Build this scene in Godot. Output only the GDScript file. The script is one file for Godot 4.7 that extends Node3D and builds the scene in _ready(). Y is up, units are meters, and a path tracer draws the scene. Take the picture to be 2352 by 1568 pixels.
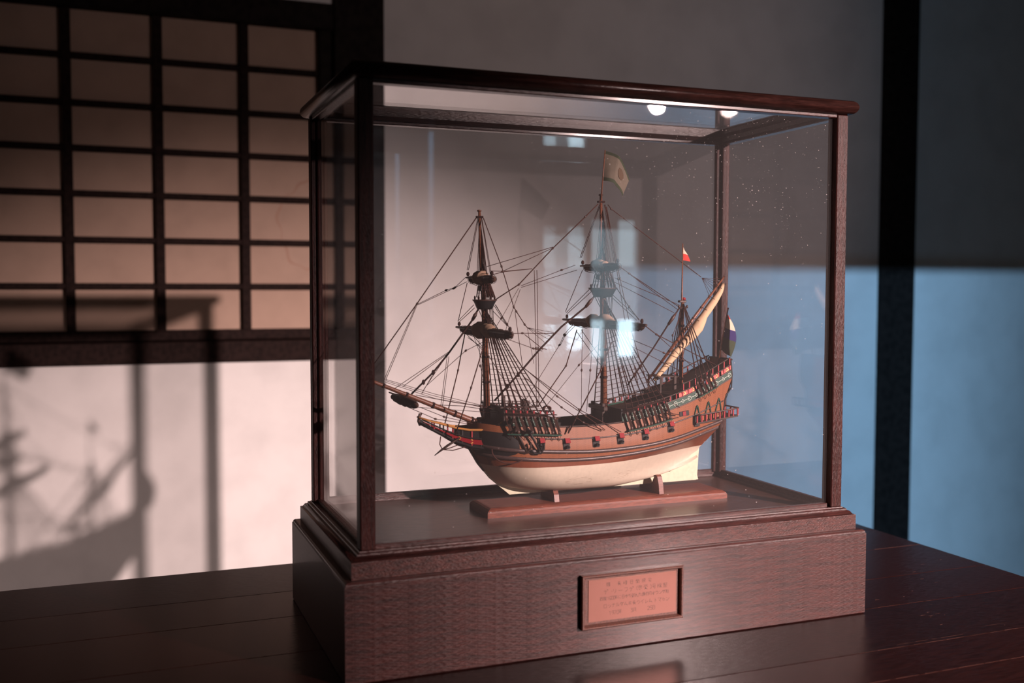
extends Node3D

# ---------------------------------------------------------------- measures (metres, table top at y = 0)
const W := 0.9            # width of the case plinth
const D := 0.436          # depth of the case plinth
const ZC := -0.233        # the ship's centre line
const ZW := -2.35         # face of the back wall
const FLOOR_Y := -0.92
const CEIL_Y := 2.05
const FL := 0.1745        # floor board inside the case
const KEEL := 0.2027

var M := {}
var rng := RandomNumberGenerator.new()

# ---------------------------------------------------------------- nodes
func mi(called: String, mesh: Mesh, m: Material, parent: Node = self, at := Vector3.ZERO) -> MeshInstance3D:
	var o := MeshInstance3D.new()
	o.name = called
	o.mesh = mesh
	o.material_override = m
	o.position = at
	parent.add_child(o, true)
	return o

func tag(o: Node, label: String, category := "", group := "") -> void:
	o.set_meta("label", label)
	if category: o.set_meta("category", category)
	if group: o.set_meta("group", group)

func structure(o: Node, label := "") -> Node:
	o.set_meta("kind", "structure")
	if label: o.set_meta("label", label)
	return o

func thing(called: String, at: Vector3, label: String, category: String, group := "") -> Node3D:
	var o := Node3D.new()
	o.name = called
	add_child(o, true)
	o.position = at
	tag(o, label, category, group)
	return o

# ---------------------------------------------------------------- mesh helpers
func begin(smooth := false) -> SurfaceTool:
	var st := SurfaceTool.new()
	st.begin(Mesh.PRIMITIVE_TRIANGLES)
	st.set_smooth_group(0 if smooth else -1)
	return st

func done(st: SurfaceTool) -> ArrayMesh:
	st.generate_normals()
	return st.commit()

func tri(st: SurfaceTool, a: Vector3, b: Vector3, c: Vector3, out: Vector3) -> void:
	if (b - a).cross(c - a).dot(out) > 0.0:
		var t := b
		b = c
		c = t
	st.add_vertex(a); st.add_vertex(b); st.add_vertex(c)

func quad(st: SurfaceTool, a: Vector3, b: Vector3, c: Vector3, d: Vector3, out: Vector3) -> void:
	tri(st, a, b, c, out)
	tri(st, a, c, d, out)

func add_box(st: SurfaceTool, c: Vector3, s: Vector3, bev := 0.0, bs := Basis()) -> void:
	var h := s * 0.5
	bev = minf(bev, minf(h.x, minf(h.y, h.z)) * 0.9)
	if bev <= 0.0:
		for ax in 3:
			for sg in [-1.0, 1.0]:
				var n := Vector3.ZERO; n[ax] = sg
				var u := Vector3.ZERO; u[(ax + 1) % 3] = 1.0
				var v := Vector3.ZERO; v[(ax + 2) % 3] = 1.0
				var p := func(a: float, b: float) -> Vector3: return c + bs * ((n + u * a + v * b) * h)
				quad(st, p.call(-1, -1), p.call(1, -1), p.call(1, 1), p.call(-1, 1), bs * n)
		return
	# faces
	for ax in 3:
		for sg in [-1.0, 1.0]:
			var pts := []
			for k in [[-1, -1], [1, -1], [1, 1], [-1, 1]]:
				var q := Vector3.ZERO
				q[ax] = sg * h[ax]
				q[(ax + 1) % 3] = k[0] * (h[(ax + 1) % 3] - bev)
				q[(ax + 2) % 3] = k[1] * (h[(ax + 2) % 3] - bev)
				pts.append(c + bs * q)
			var n := Vector3.ZERO; n[ax] = sg
			quad(st, pts[0], pts[1], pts[2], pts[3], bs * n)
	# edges
	for ax in 3:
		var i := (ax + 1) % 3
		var j := (ax + 2) % 3
		for si in [-1.0, 1.0]:
			for sj in [-1.0, 1.0]:
				var pts := []
				for k in [[0, -1], [0, 1], [1, 1], [1, -1]]:
					var q := Vector3.ZERO
					q[ax] = k[1] * (h[ax] - bev)
					q[i] = si * (h[i] - (0.0 if k[0] == 0 else bev))
					q[j] = sj * (h[j] - (bev if k[0] == 0 else 0.0))
					pts.append(c + bs * q)
				var n := Vector3.ZERO; n[i] = si; n[j] = sj
				quad(st, pts[0], pts[1], pts[2], pts[3], bs * n)
	for sx in [-1.0, 1.0]:
		for sy in [-1.0, 1.0]:
			for sz in [-1.0, 1.0]:
				var s3 := Vector3(sx, sy, sz)
				var a := s3 * (h - Vector3(0, bev, bev))
				var b := s3 * (h - Vector3(bev, 0, bev))
				var d := s3 * (h - Vector3(bev, bev, 0))
				tri(st, c + bs * a, c + bs * b, c + bs * d, bs * s3)

func box(c: Vector3, s: Vector3, bev := 0.0, bs := Basis()) -> ArrayMesh:
	var st := begin()
	add_box(st, c, s, bev, bs)
	return done(st)

func span(a: Vector3, b: Vector3, bev := 0.0) -> ArrayMesh:
	return box((a + b) * 0.5, (b - a).abs(), bev)

func add_tube(st: SurfaceTool, pts: Array, radii, sides := 6, flat := 1.0, caps := true) -> void:
	var rings := []
	var up := Vector3(0.0, 1.0, 0.0)
	var n := pts.size()
	var d0: Vector3 = ((pts[1] as Vector3) - (pts[0] as Vector3)).normalized()
	if absf(d0.dot(up)) > 0.9: up = Vector3(0.0, 0.0, 1.0)
	for i in n:
		var d: Vector3
		if i == 0: d = pts[1] - pts[0]
		elif i == n - 1: d = pts[n - 1] - pts[n - 2]
		else: d = ((pts[i + 1] - pts[i]) as Vector3).normalized() + ((pts[i] - pts[i - 1]) as Vector3).normalized()
		d = d.normalized()
		var s := d.cross(up).normalized()
		up = s.cross(d).normalized()
		var r: float = radii[i] if radii is Array else radii
		var ring := []
		for k in sides:
			var a := TAU * k / sides
			ring.append(pts[i] + (s * cos(a) + up * sin(a) * flat) * r)
		rings.append(ring)
	for i in n - 1:
		for k in sides:
			var k2 := (k + 1) % sides
			var a: Vector3 = rings[i][k]
			var b: Vector3 = rings[i][k2]
			var c: Vector3 = rings[i + 1][k2]
			var d: Vector3 = rings[i + 1][k]
			st.add_vertex(a); st.add_vertex(b); st.add_vertex(c)
			st.add_vertex(a); st.add_vertex(c); st.add_vertex(d)
	if caps:
		for e in [0, n - 1]:
			var out: Vector3 = pts[0] - pts[1] if e == 0 else pts[n - 1] - pts[n - 2]
			for k in range(1, sides - 1):
				tri(st, rings[e][0], rings[e][k], rings[e][k + 1], out)

func tube(pts: Array, radii, sides := 6, flat := 1.0) -> ArrayMesh:
	var st := begin(true)
	add_tube(st, pts, radii, sides, flat)
	return done(st)

func add_lathe(st: SurfaceTool, prof: Array, at := Vector3.ZERO, bs := Basis(), sides := 16) -> void:
	for i in prof.size() - 1:
		for k in sides:
			var a := TAU * k / sides
			var b := TAU * (k + 1) / sides
			var p := func(v: Vector2, t: float) -> Vector3: return at + bs * Vector3(v.x * cos(t), v.y, v.x * sin(t))
			var q0: Vector3 = p.call(prof[i], a)
			var q1: Vector3 = p.call(prof[i], b)
			var q2: Vector3 = p.call(prof[i + 1], b)
			var q3: Vector3 = p.call(prof[i + 1], a)
			if prof[i].x > 1e-6:
				st.add_vertex(q0); st.add_vertex(q1); st.add_vertex(q2)
			if prof[i + 1].x > 1e-6:
				st.add_vertex(q0); st.add_vertex(q2); st.add_vertex(q3)

func lathe(prof: Array, at := Vector3.ZERO, bs := Basis(), sides := 16, smooth := true) -> ArrayMesh:
	var st := begin(smooth)
	add_lathe(st, prof, at, bs, sides)
	return done(st)

func add_extrude(st: SurfaceTool, poly: PackedVector2Array, z0: float, z1: float, tf := Transform3D()) -> void:
	var idx := Geometry2D.triangulate_polygon(poly)
	var zx := tf.basis.z
	for i in range(0, idx.size(), 3):
		for e in [z0, z1]:
			var q := []
			for k in 3:
				var v := poly[idx[i + k]]
				q.append(tf * Vector3(v.x, v.y, e))
			tri(st, q[0], q[1], q[2], zx * (1.0 if e == maxf(z0, z1) else -1.0))
	var cw := Geometry2D.is_polygon_clockwise(poly)
	for i in poly.size():
		var a := poly[i]
		var b := poly[(i + 1) % poly.size()]
		var d := b - a
		var n := Vector2(d.y, -d.x) * (-1.0 if cw else 1.0)
		quad(st, tf * Vector3(a.x, a.y, z0), tf * Vector3(b.x, b.y, z0), tf * Vector3(b.x, b.y, z1), tf * Vector3(a.x, a.y, z1), tf.basis * Vector3(n.x, n.y, 0))

func extrude(poly: PackedVector2Array, z0: float, z1: float, tf := Transform3D()) -> ArrayMesh:
	var st := begin()
	add_extrude(st, poly, z0, z1, tf)
	return done(st)

func add_grid(st: SurfaceTool, rows: Array, flip := false) -> void:
	for i in rows.size() - 1:
		var ra: Array = rows[i]
		var rb: Array = rows[i + 1]
		for k in ra.size() - 1:
			var a: Vector3 = ra[k]
			var b: Vector3 = ra[k + 1]
			var c: Vector3 = rb[k + 1]
			var d: Vector3 = rb[k]
			if flip:
				st.add_vertex(a); st.add_vertex(c); st.add_vertex(b)
				st.add_vertex(a); st.add_vertex(d); st.add_vertex(c)
			else:
				st.add_vertex(a); st.add_vertex(b); st.add_vertex(c)
				st.add_vertex(a); st.add_vertex(c); st.add_vertex(d)

# a moulding run round a rectangle with mitred corners; prof = (inset, y) pairs
func add_sweep(st: SurfaceTool, x0: float, x1: float, z0: float, z1: float, prof: Array) -> void:
	for i in prof.size() - 1:
		var c := []
		for e in [prof[i], prof[i + 1]]:
			c.append([Vector3(x0 + e.x, e.y, z1 - e.x), Vector3(x1 - e.x, e.y, z1 - e.x), Vector3(x1 - e.x, e.y, z0 + e.x), Vector3(x0 + e.x, e.y, z0 + e.x)])
		var dv: Vector2 = prof[i + 1] - prof[i]
		for k in 4:
			var k2 := (k + 1) % 4
			var o := [Vector3(0, 0, 1), Vector3(1, 0, 0), Vector3(0, 0, -1), Vector3(-1, 0, 0)][k] as Vector3
			var n := o * dv.y + Vector3(0, dv.x, 0)
			quad(st, c[0][k], c[0][k2], c[1][k2], c[1][k], n)

func interp(t: Array, x: float) -> float:
	var n := t.size()
	if x <= t[0][0]: return t[0][1] + (t[1][1] - t[0][1]) / (t[1][0] - t[0][0]) * (x - t[0][0])
	if x >= t[n - 1][0]: return t[n - 1][1] + (t[n - 1][1] - t[n - 2][1]) / (t[n - 1][0] - t[n - 2][0]) * (x - t[n - 1][0])
	for i in n - 1:
		if x <= t[i + 1][0]:
			var u: float = (x - t[i][0]) / (t[i + 1][0] - t[i][0])
			var m0: float = (t[i + 1][1] - t[maxi(i - 1, 0)][1]) / (t[i + 1][0] - t[maxi(i - 1, 0)][0])
			var m1: float = (t[mini(i + 2, n - 1)][1] - t[i][1]) / (t[mini(i + 2, n - 1)][0] - t[i][0])
			var h: float = t[i + 1][0] - t[i][0]
			var u2 := u * u
			var u3 := u2 * u
			return (2 * u3 - 3 * u2 + 1) * t[i][1] + (u3 - 2 * u2 + u) * h * m0 + (-2 * u3 + 3 * u2) * t[i + 1][1] + (u3 - u2) * h * m1
	return 0.0

# ---------------------------------------------------------------- materials
func noise_tex(seed_: int, freq: float, oct: int, lo: float, hi: float, normal := 0.0, size := 512) -> NoiseTexture2D:
	var f := FastNoiseLite.new()
	f.seed = seed_
	f.noise_type = FastNoiseLite.TYPE_SIMPLEX_SMOOTH
	f.frequency = freq
	f.fractal_octaves = oct
	var t := NoiseTexture2D.new()
	t.width = size
	t.height = size
	t.seamless = true
	t.noise = f
	if normal > 0.0:
		t.as_normal_map = true
		t.bump_strength = normal
	else:
		var g := Gradient.new()
		g.offsets = PackedFloat32Array([0.0, 0.35, 0.6, 1.0])
		var m1 := lerpf(lo, hi, 0.45)
		var m2 := lerpf(lo, hi, 0.75)
		g.colors = PackedColorArray([Color(lo, lo, lo), Color(m1, m1, m1), Color(m2, m2, m2), Color(hi, hi, hi)])
		t.color_ramp = g
	return t

func plain(c: Color, rough := 0.6, spec := 0.5, metal := 0.0) -> StandardMaterial3D:
	var m := StandardMaterial3D.new()
	m.albedo_color = c.linear_to_srgb()
	m.roughness = rough
	m.metallic_specular = spec
	m.metallic = metal
	return m

var grain_tex: Texture2D
var grain_nrm: Texture2D
var blot_tex: Texture2D
var blot_nrm: Texture2D
var figure_tex: Texture2D
var weave_nrm: Texture2D

func wood(c: Color, scale: Vector3, rough := 0.35, spec := 0.5, bump := 0.5, figure := Vector3.ZERO) -> StandardMaterial3D:
	var m := plain(c, rough, spec)
	m.albedo_texture = grain_tex
	m.uv1_triplanar = true
	m.uv1_world_triplanar = true
	m.uv1_triplanar_sharpness = 8.0
	m.uv1_scale = scale
	if bump > 0.0:
		m.normal_enabled = true
		m.normal_texture = grain_nrm
		m.normal_scale = bump
	if figure != Vector3.ZERO:
		# the broader figure of the boards over the fine grain
		m.detail_enabled = true
		m.detail_blend_mode = BaseMaterial3D.BLEND_MODE_MUL
		m.detail_albedo = figure_tex
		m.detail_uv_layer = BaseMaterial3D.DETAIL_UV_2
		m.uv2_triplanar = true
		m.uv2_world_triplanar = true
		m.uv2_triplanar_sharpness = 8.0
		m.uv2_scale = figure
	return m

func mottled(c: Color, scale: float, rough := 0.8, bump := 0.15, spec := 0.3) -> StandardMaterial3D:
	var m := plain(c, rough, spec)
	m.albedo_texture = blot_tex
	m.uv1_triplanar = true
	m.uv1_world_triplanar = true
	m.uv1_scale = Vector3.ONE * scale
	if bump > 0.0:
		m.normal_enabled = true
		m.normal_texture = blot_nrm
		m.normal_scale = bump
	return m

func materials() -> void:
	grain_tex = noise_tex(11, 0.014, 4, 0.62, 1.0)
	grain_nrm = noise_tex(11, 0.02, 4, 0, 0, 6.0)
	figure_tex = noise_tex(23, 0.012, 5, 0.55, 1.0)
	blot_tex = noise_tex(5, 0.010, 4, 0.94, 1.0)
	blot_nrm = noise_tex(6, 0.03, 4, 0, 0, 3.0)
	M.plaster = mottled(Color(0.80, 0.79, 0.78), 0.7, 0.9, 0.03)
	M.fusuma = mottled(Color(0.84, 0.83, 0.81), 0.8, 0.85, 0.03)
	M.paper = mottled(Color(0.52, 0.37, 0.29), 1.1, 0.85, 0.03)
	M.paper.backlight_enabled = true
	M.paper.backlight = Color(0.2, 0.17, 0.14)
	M.ceiling = mottled(Color(0.20, 0.14, 0.10), 0.8, 0.8)
	M.roomwall = mottled(Color(0.26, 0.22, 0.20), 1.0, 0.9)
	M.beam = wood(Color(0.022, 0.016, 0.014), Vector3(3, 3, 3), 0.75, 0.25, 0.2)
	M.lattice = wood(Color(0.026, 0.014, 0.012), Vector3(5, 5, 5), 0.75, 0.25, 0.2)
	M.tatami = wood(Color(0.16, 0.12, 0.07), Vector3(1.5, 20, 20), 0.8, 0.3, 0.3)
	M.case_x = wood(Color(0.088, 0.024, 0.020), Vector3(5.5, 80, 80), 0.45, 0.5, 0.9, Vector3(1.6, 26, 26))
	M.lid = wood(Color(0.060, 0.022, 0.018), Vector3(5.5, 80, 80), 0.32, 0.42, 0.35, Vector3(1.6, 26, 26))
	M.case_y = wood(Color(0.068, 0.019, 0.016), Vector3(80, 5.5, 80), 0.46, 0.32, 0.8, Vector3(26, 1.6, 26))
	M.case_z = wood(Color(0.085, 0.025, 0.020), Vector3(80, 80, 5.5), 0.42, 0.45, 0.7, Vector3(26, 26, 1.6))
	M.fleck = wood(Color(0.112, 0.033, 0.026), Vector3(13, 60, 60), 0.42, 0.5, 0.9, Vector3(6, 30, 30))
	M.case_floor = wood(Color(0.100, 0.044, 0.033), Vector3(3, 30, 26), 0.30, 0.5, 0.12)
	M.table_a = wood(Color(0.024, 0.0072, 0.006), Vector3(2.2, 20, 24), 0.26, 0.30, 0.12)
	M.table_b = wood(Color(0.020, 0.0066, 0.0058), Vector3(2.6, 20, 21), 0.29, 0.30, 0.12)
	M.table_c = wood(Color(0.027, 0.0082, 0.0066), Vector3(1.9, 20, 27), 0.25, 0.30, 0.12)
	for m in [M.case_x, M.case_z, M.fleck]:
		m.clearcoat_enabled = true   # thin varnish
		m.clearcoat = 0.35
		m.clearcoat_roughness = 0.14
	M.plaque_frame = wood(Color(0.13, 0.05, 0.036), Vector3(20, 40, 40), 0.32, 0.5, 0.3)
	M.stand = wood(Color(0.22, 0.060, 0.036), Vector3(5, 60, 60), 0.42, 0.45, 0.12)
	M.glass = plain(Color(0.80, 0.76, 0.76), 0.0, 0.5)
	M.glass.transparency = BaseMaterial3D.TRANSPARENCY_ALPHA
	M.glass.albedo_color.a = 0.013
	M.dust = plain(Color(0.42, 0.385, 0.375), 0.9, 0.2)
	M.wear_glint = plain(Color(0.20, 0.095, 0.075), 0.7, 0.3)
	M.stain = plain(Color(0.455, 0.295, 0.225), 0.85, 0.3)
	M.smudge = plain(Color(0.44, 0.36, 0.28), 0.6, 0.3)
	M.black_iron = plain(Color(0.012, 0.012, 0.013), 0.5, 0.5)
	M.white_enamel = plain(Color(0.6, 0.6, 0.6), 0.4, 0.5)
	# ship
	M.hull_wood = wood(Color(0.33, 0.112, 0.048), Vector3(30, 260, 260), 0.45, 0.4, 0.15)
	M.hull_low = wood(Color(0.25, 0.070, 0.032), Vector3(30, 260, 260), 0.40, 0.45, 0.12)
	M.cream = mottled(Color(0.58, 0.50, 0.395), 26.0, 0.5, 0.04, 0.4)
	M.keel = mottled(Color(0.62, 0.61, 0.45), 20.0, 0.55, 0.04, 0.3)
	M.wale = wood(Color(0.085, 0.050, 0.046), Vector3(20, 120, 120), 0.4, 0.5, 0.2)
	M.spar = wood(Color(0.24, 0.085, 0.045), Vector3(60, 30, 60), 0.42, 0.5, 0.15)
	M.spar_dark = wood(Color(0.075, 0.032, 0.024), Vector3(60, 60, 60), 0.5, 0.5, 0.2)
	M.dark_wood = wood(Color(0.050, 0.026, 0.020), Vector3(60, 60, 60), 0.55, 0.4, 0.2)
	M.deck = wood(Color(0.065, 0.030, 0.020), Vector3(10, 200, 200), 0.6, 0.3, 0.15)
	M.black = plain(Color(0.012, 0.011, 0.012), 0.5, 0.4)
	M.red = plain(Color(0.25, 0.008, 0.015), 0.45, 0.4)
	M.coral = plain(Color(0.58, 0.055, 0.045), 0.5, 0.4)
	M.yellow = plain(Color(0.74, 0.52, 0.20), 0.5, 0.4)
	M.gold = plain(Color(0.55, 0.25, 0.07), 0.42, 0.5)
	M.green = plain(Color(0.014, 0.055, 0.038), 0.5, 0.3)
	M.mint = plain(Color(0.62, 0.70, 0.62), 0.5, 0.4)
	M.rope = plain(Color(0.062, 0.026, 0.021), 0.85, 0.2)
	M.rope_dark = plain(Color(0.035, 0.017, 0.015), 0.85, 0.2)
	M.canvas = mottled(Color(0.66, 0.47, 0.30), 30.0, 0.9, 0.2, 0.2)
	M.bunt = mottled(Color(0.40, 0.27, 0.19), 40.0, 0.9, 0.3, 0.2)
	M.canvas_brown = mottled(Color(0.10, 0.055, 0.042), 30.0, 0.9, 0.2, 0.2)
	M.cloth_white = mottled(Color(0.70, 0.60, 0.46), 20.0, 0.85, 0.05, 0.2)
	M.cloth_green = plain(Color(0.055, 0.07, 0.045), 0.85, 0.2)
	M.cloth_red = plain(Color(0.55, 0.055, 0.045), 0.85, 0.2)
	M.cloth_blue = plain(Color(0.045, 0.035, 0.13), 0.85, 0.2)
	M.cloth_white_shaded = mottled(Color(0.18, 0.152, 0.118), 20.0, 0.85, 0.05, 0.2)  # white flag cloth with the shade of the turned flag put in
	M.emblem = plain(Color(0.125, 0.085, 0.058), 0.85, 0.2)
	M.brass = plain(Color(0.40, 0.20, 0.13), 0.38, 0.5, 0.5)

func glow(c: Color, e: float) -> StandardMaterial3D:
	var m := plain(Color(0.8, 0.8, 0.8), 0.5, 0.3)
	m.emission_enabled = true
	m.emission = c.linear_to_srgb()
	m.emission_energy_multiplier = e
	return m

# ---------------------------------------------------------------- lamps
func spot_lamp(called: String, at: Vector3, target: Vector3, color: Color, energy: float, angle: float, soft: float, face: float, label: String) -> void:
	var dir := (target - at).normalized()
	var t := thing(called, at - dir * 0.055, label, "spotlight", "spotlights on the ceiling track")
	at = t.position
	var bs := Basis.looking_at(dir, Vector3.UP) * Basis(Vector3.RIGHT, -PI / 2)   # local +y runs along the beam
	mi("housing", lathe([Vector2(0, -0.15), Vector2(0.03, -0.15), Vector2(0.045, -0.135), Vector2(0.05, -0.02), Vector2(0.054, 0.012), Vector2(0.049, 0.012), Vector2(0.046, -0.004), Vector2(0.0, -0.004)], Vector3.ZERO, bs, 28), M.white_enamel, t)
	mi("lamp_lens", lathe([Vector2(0, 0.0), Vector2(0.03, -0.0008), Vector2(0.041, -0.002)], Vector3.ZERO, bs, 28), glow(color, face), t)
	var neck := bs * Vector3(0, -0.09, 0)
	mi("stem", tube([neck, neck + Vector3(0, 0.09, 0), Vector3(neck.x, CEIL_Y - at.y - 0.03, neck.z)], 0.009, 10), M.white_enamel, t)
	mi("track", box(Vector3(neck.x, CEIL_Y - at.y - 0.02, neck.z), Vector3(0.42, 0.035, 0.035), 0.004), M.white_enamel, t)
	var l := SpotLight3D.new()
	l.name = "beam"
	t.add_child(l, true)
	l.position = dir * 0.055
	l.basis = Basis.looking_at(dir, Vector3.UP)
	l.light_color = color.linear_to_srgb()
	l.light_energy = energy
	l.spot_angle = angle
	l.spot_angle_attenuation = 1.0
	l.spot_range = 14.0
	l.spot_attenuation = 2.0
	l.light_size = soft
	l.shadow_enabled = true

func area(called: String, at: Vector3, dir: Vector3, size: Vector2, color: Color, energy: float, parent: Node) -> void:
	var l := AreaLight3D.new()
	l.name = called
	parent.add_child(l, true)
	l.position = at
	l.basis = Basis.looking_at(dir, Vector3.UP if absf(dir.y) < 0.9 else Vector3.RIGHT)
	l.area_size = size
	l.area_normalize_energy = true
	l.light_color = color.linear_to_srgb()
	l.light_energy = energy
	l.area_range = 16.0
	l.area_attenuation = 2.0
	l.shadow_enabled = true

func _ready() -> void:
	rng.seed = 20240
	# ---- camera
	var cam := Camera3D.new()
	cam.name = "camera"
	add_child(cam)
	var lens := CameraAttributesPhysical.new()
	lens.frustum_focal_length = 36.0367
	lens.frustum_focus_distance = 1.83
	lens.frustum_near = 0.05
	lens.frustum_far = 60.0
	lens.exposure_aperture = 2.8
	cam.attributes = lens
	cam.fov = rad_to_deg(2.0 * atan(784.0 / 2354.3955))
	cam.position = Vector3(-0.298, 0.5554, 1.3895)
	cam.basis = Basis(Vector3.UP, deg_to_rad(-21.4867)) * Basis(Vector3.RIGHT, deg_to_rad(-2.974)) * Basis(Vector3.BACK, deg_to_rad(0.0955))
	cam.current = true
	# ---- surroundings: closed rooms, so the dim evening sky only matters outside
	var we := WorldEnvironment.new()
	we.name = "surroundings"
	add_child(we)
	var env := Environment.new()
	env.background_mode = Environment.BG_COLOR
	env.background_color = Color(0.10, 0.12, 0.16)
	env.tonemap_mode = Environment.TONE_MAPPER_LINEAR
	env.tonemap_exposure = 1.0
	env.sdfgi_enabled = true
	env.ssao_enabled = true
	env.ssil_enabled = true
	we.environment = env
	materials()
	# ---- lamps of the place, and unseen ones added for fill and cool light
	var warm := Color(1.0, 0.73, 0.69)
	spot_lamp("spotlight", Vector3(2.453, 1.5295, 3.40), Vector3(0.30, -0.80, ZW), warm, 54.0, 18.0, 0.035, 40.0, "white ceiling spotlight aimed at the ship case")
	spot_lamp("spotlight", Vector3(2.915, 1.5500, 3.40), Vector3(1.20, 1.25, ZW), warm, 2.8, 20.0, 0.035, 30.0, "white ceiling spotlight beside the main one, aimed at the upper wall")
	spot_lamp("spotlight", Vector3(-1.35, 1.5500, 3.40), Vector3(-0.38, -0.70, ZW), warm, 6.5, 12.0, 0.05, 20.0, "unseen white ceiling spotlight added at the left to fill the lower panel")  # added lamp out of view, fills the shadows on the lower panel
	var unseen_tube_lamp := thing("unseen_tube_lamp", Vector3(0.45, 1.70, 6.36), "unseen cool white tube lamp added in the adjoining room", "lamp")  # added source for the cool light on the right wall
	mi("fitting", box(Vector3(0, 0, 0.045), Vector3(0.62, 0.05, 0.05), 0.006), M.white_enamel, unseen_tube_lamp)
	mi("lamp_tube", tube([Vector3(-0.28, 0, 0), Vector3(0.28, 0, 0)], 0.012, 12), glow(Color(0.45, 0.72, 1.0), 30.0), unseen_tube_lamp)
	area("tube_light", Vector3(0, 0, -0.02), Vector3(0, 0, -1), Vector2(0.5, 0.018), Color(0.32, 0.63, 1.0), 53.0, unseen_tube_lamp)
	build_room()
	build_table()
	build_case()
	build_stand()
	build_ship()

# ---------------------------------------------------------------- the room
func build_room() -> void:
	var x0 := -2.7
	var x1 := 5.7
	structure(mi("floor", span(Vector3(x0 - 0.1, FLOOR_Y - 0.08, ZW - 0.2), Vector3(x1 + 0.1, FLOOR_Y, 7.7)), M.tatami))
	structure(mi("ceiling", span(Vector3(x0 - 0.1, CEIL_Y, ZW - 0.2), Vector3(x1 + 0.1, CEIL_Y + 0.08, 7.7)), M.ceiling))
	structure(mi("wall_left", span(Vector3(x0 - 0.1, FLOOR_Y, ZW - 0.2), Vector3(x0, CEIL_Y, 7.7)), M.roomwall))
	structure(mi("wall_right", span(Vector3(x1, FLOOR_Y, ZW - 0.2), Vector3(x1 + 0.1, CEIL_Y, 7.7)), M.roomwall))
	structure(mi("wall_far", span(Vector3(x0, FLOOR_Y, 7.6), Vector3(x1, CEIL_Y, 7.7)), M.roomwall))
	# back wall: backing, plaster fields between the dark posts
	var wb := Node3D.new()
	wb.name = "wall_back"
	add_child(wb)
	structure(wb, "plaster wall behind the ship case")
	mi("backing", span(Vector3(x0, FLOOR_Y, ZW - 0.2), Vector3(x1, CEIL_Y, ZW - 0.10)), M.beam, wb)
	mi("plaster_field", span(Vector3(0.57, FLOOR_Y, ZW - 0.1), Vector3(3.05, CEIL_Y, ZW)), M.plaster, wb)
	mi("plaster_field", span(Vector3(3.05, FLOOR_Y, ZW - 0.1), Vector3(x1, CEIL_Y, ZW)), M.plaster, wb)
	mi("plaster_field", span(Vector3(x0, 1.57, ZW - 0.1), Vector3(0.53, CEIL_Y, ZW)), M.plaster, wb)
	mi("lower_panel", span(Vector3(x0, FLOOR_Y, ZW - 0.1), Vector3(0.53, 0.30, ZW)), M.fusuma, wb)
	# posts and rails
	structure(mi("trim_1", span(Vector3(0.4766, FLOOR_Y, ZW - 0.1), Vector3(0.661, CEIL_Y, ZW + 0.020), 0.004), M.beam), "black wooden wall post beside the paper screen")
	structure(mi("trim_2", span(Vector3(2.962, FLOOR_Y, ZW - 0.1), Vector3(3.156, CEIL_Y, ZW + 0.025), 0.004), M.beam), "black wooden wall post on the right")
	structure(mi("trim_3", span(Vector3(x0, 1.484, ZW - 0.1), Vector3(0.477, 1.577, ZW + 0.012), 0.003), M.beam), "black lintel over the paper screen")
	var sill: Node = structure(mi("trim_4", span(Vector3(x0, 0.2919, ZW - 0.1), Vector3(0.477, 0.3677, ZW + 0.010), 0.003), M.lattice), "dark rail under the paper screen")
	mi("ledge", span(Vector3(x0, 0.3716, ZW - 0.1), Vector3(0.477, 0.4084, ZW - 0.002), 0.003), M.lattice, sill)
	# paper screen
	var sc := Node3D.new()
	sc.name = "window_1"
	add_child(sc)
	structure(sc, "paper lattice screen in the back wall")
	var xs := [-1.859, -1.5706, -1.2818, -0.993, -0.7042, -0.4155, -0.1262, 0.1626, 0.4397]
	var ys := [0.4084, 0.5602, 0.7172, 0.8721, 1.0235, 1.1734, 1.3297, 1.484]
	for i in xs.size() - 1:
		for j in ys.size() - 1:
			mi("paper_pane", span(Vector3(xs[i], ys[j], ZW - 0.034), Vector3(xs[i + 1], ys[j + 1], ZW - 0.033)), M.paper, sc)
	for i in range(1, xs.size() - 1):
		mi("upright_bar", span(Vector3(xs[i] - 0.015, 0.405, ZW - 0.033), Vector3(xs[i] + 0.015, 1.487, ZW - 0.010), 0.002), M.lattice, sc)
	for j in range(1, ys.size() - 1):
		mi("cross_bar", span(Vector3(x0, ys[j] - 0.0105, ZW - 0.0335), Vector3(0.4475, ys[j] + 0.0105, ZW - 0.014), 0.002), M.lattice, sc)
	mi("frame_stile", span(Vector3(0.4261, 0.405, ZW - 0.05), Vector3(0.4815, 1.487, ZW - 0.004), 0.003), M.beam, sc)
	# faint tide mark of an old water stain on the paper
	var ws := begin()
	for k in 46:
		var pts := []
		for e in [0, 1]:
			var a: float = lerpf(1.75, 4.75, (k + e) / 46.0)
			var wob: float = 1.0 + 0.05 * sin(a * 5.0) + 0.03 * sin(a * 13.0)
			for w in [-0.5, 0.5]:
				var r: float = 1.0 + w * (0.055 + 0.03 * sin(a * 7.0))
				pts.append(Vector3(0.415 + cos(a) * 0.135 * wob * r, 0.785 + sin(a) * 0.165 * wob * r, ZW - 0.0328))
		quad(ws, pts[0], pts[1], pts[3], pts[2], Vector3(0, 0, 1))
	mi("water_stain", done(ws), M.stain, sc)
	# partition behind the camera, a lattice window, and a doorway added to shape light
	var wf := Node3D.new()
	wf.name = "wall_front"
	add_child(wf)
	structure(wf, "partition wall facing the ship case")
	var za := 3.95
	var zb := 4.03
	mi("wall_field", span(Vector3(x0, FLOOR_Y, za), Vector3(0.30, CEIL_Y, zb)), M.roomwall, wf)
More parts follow.
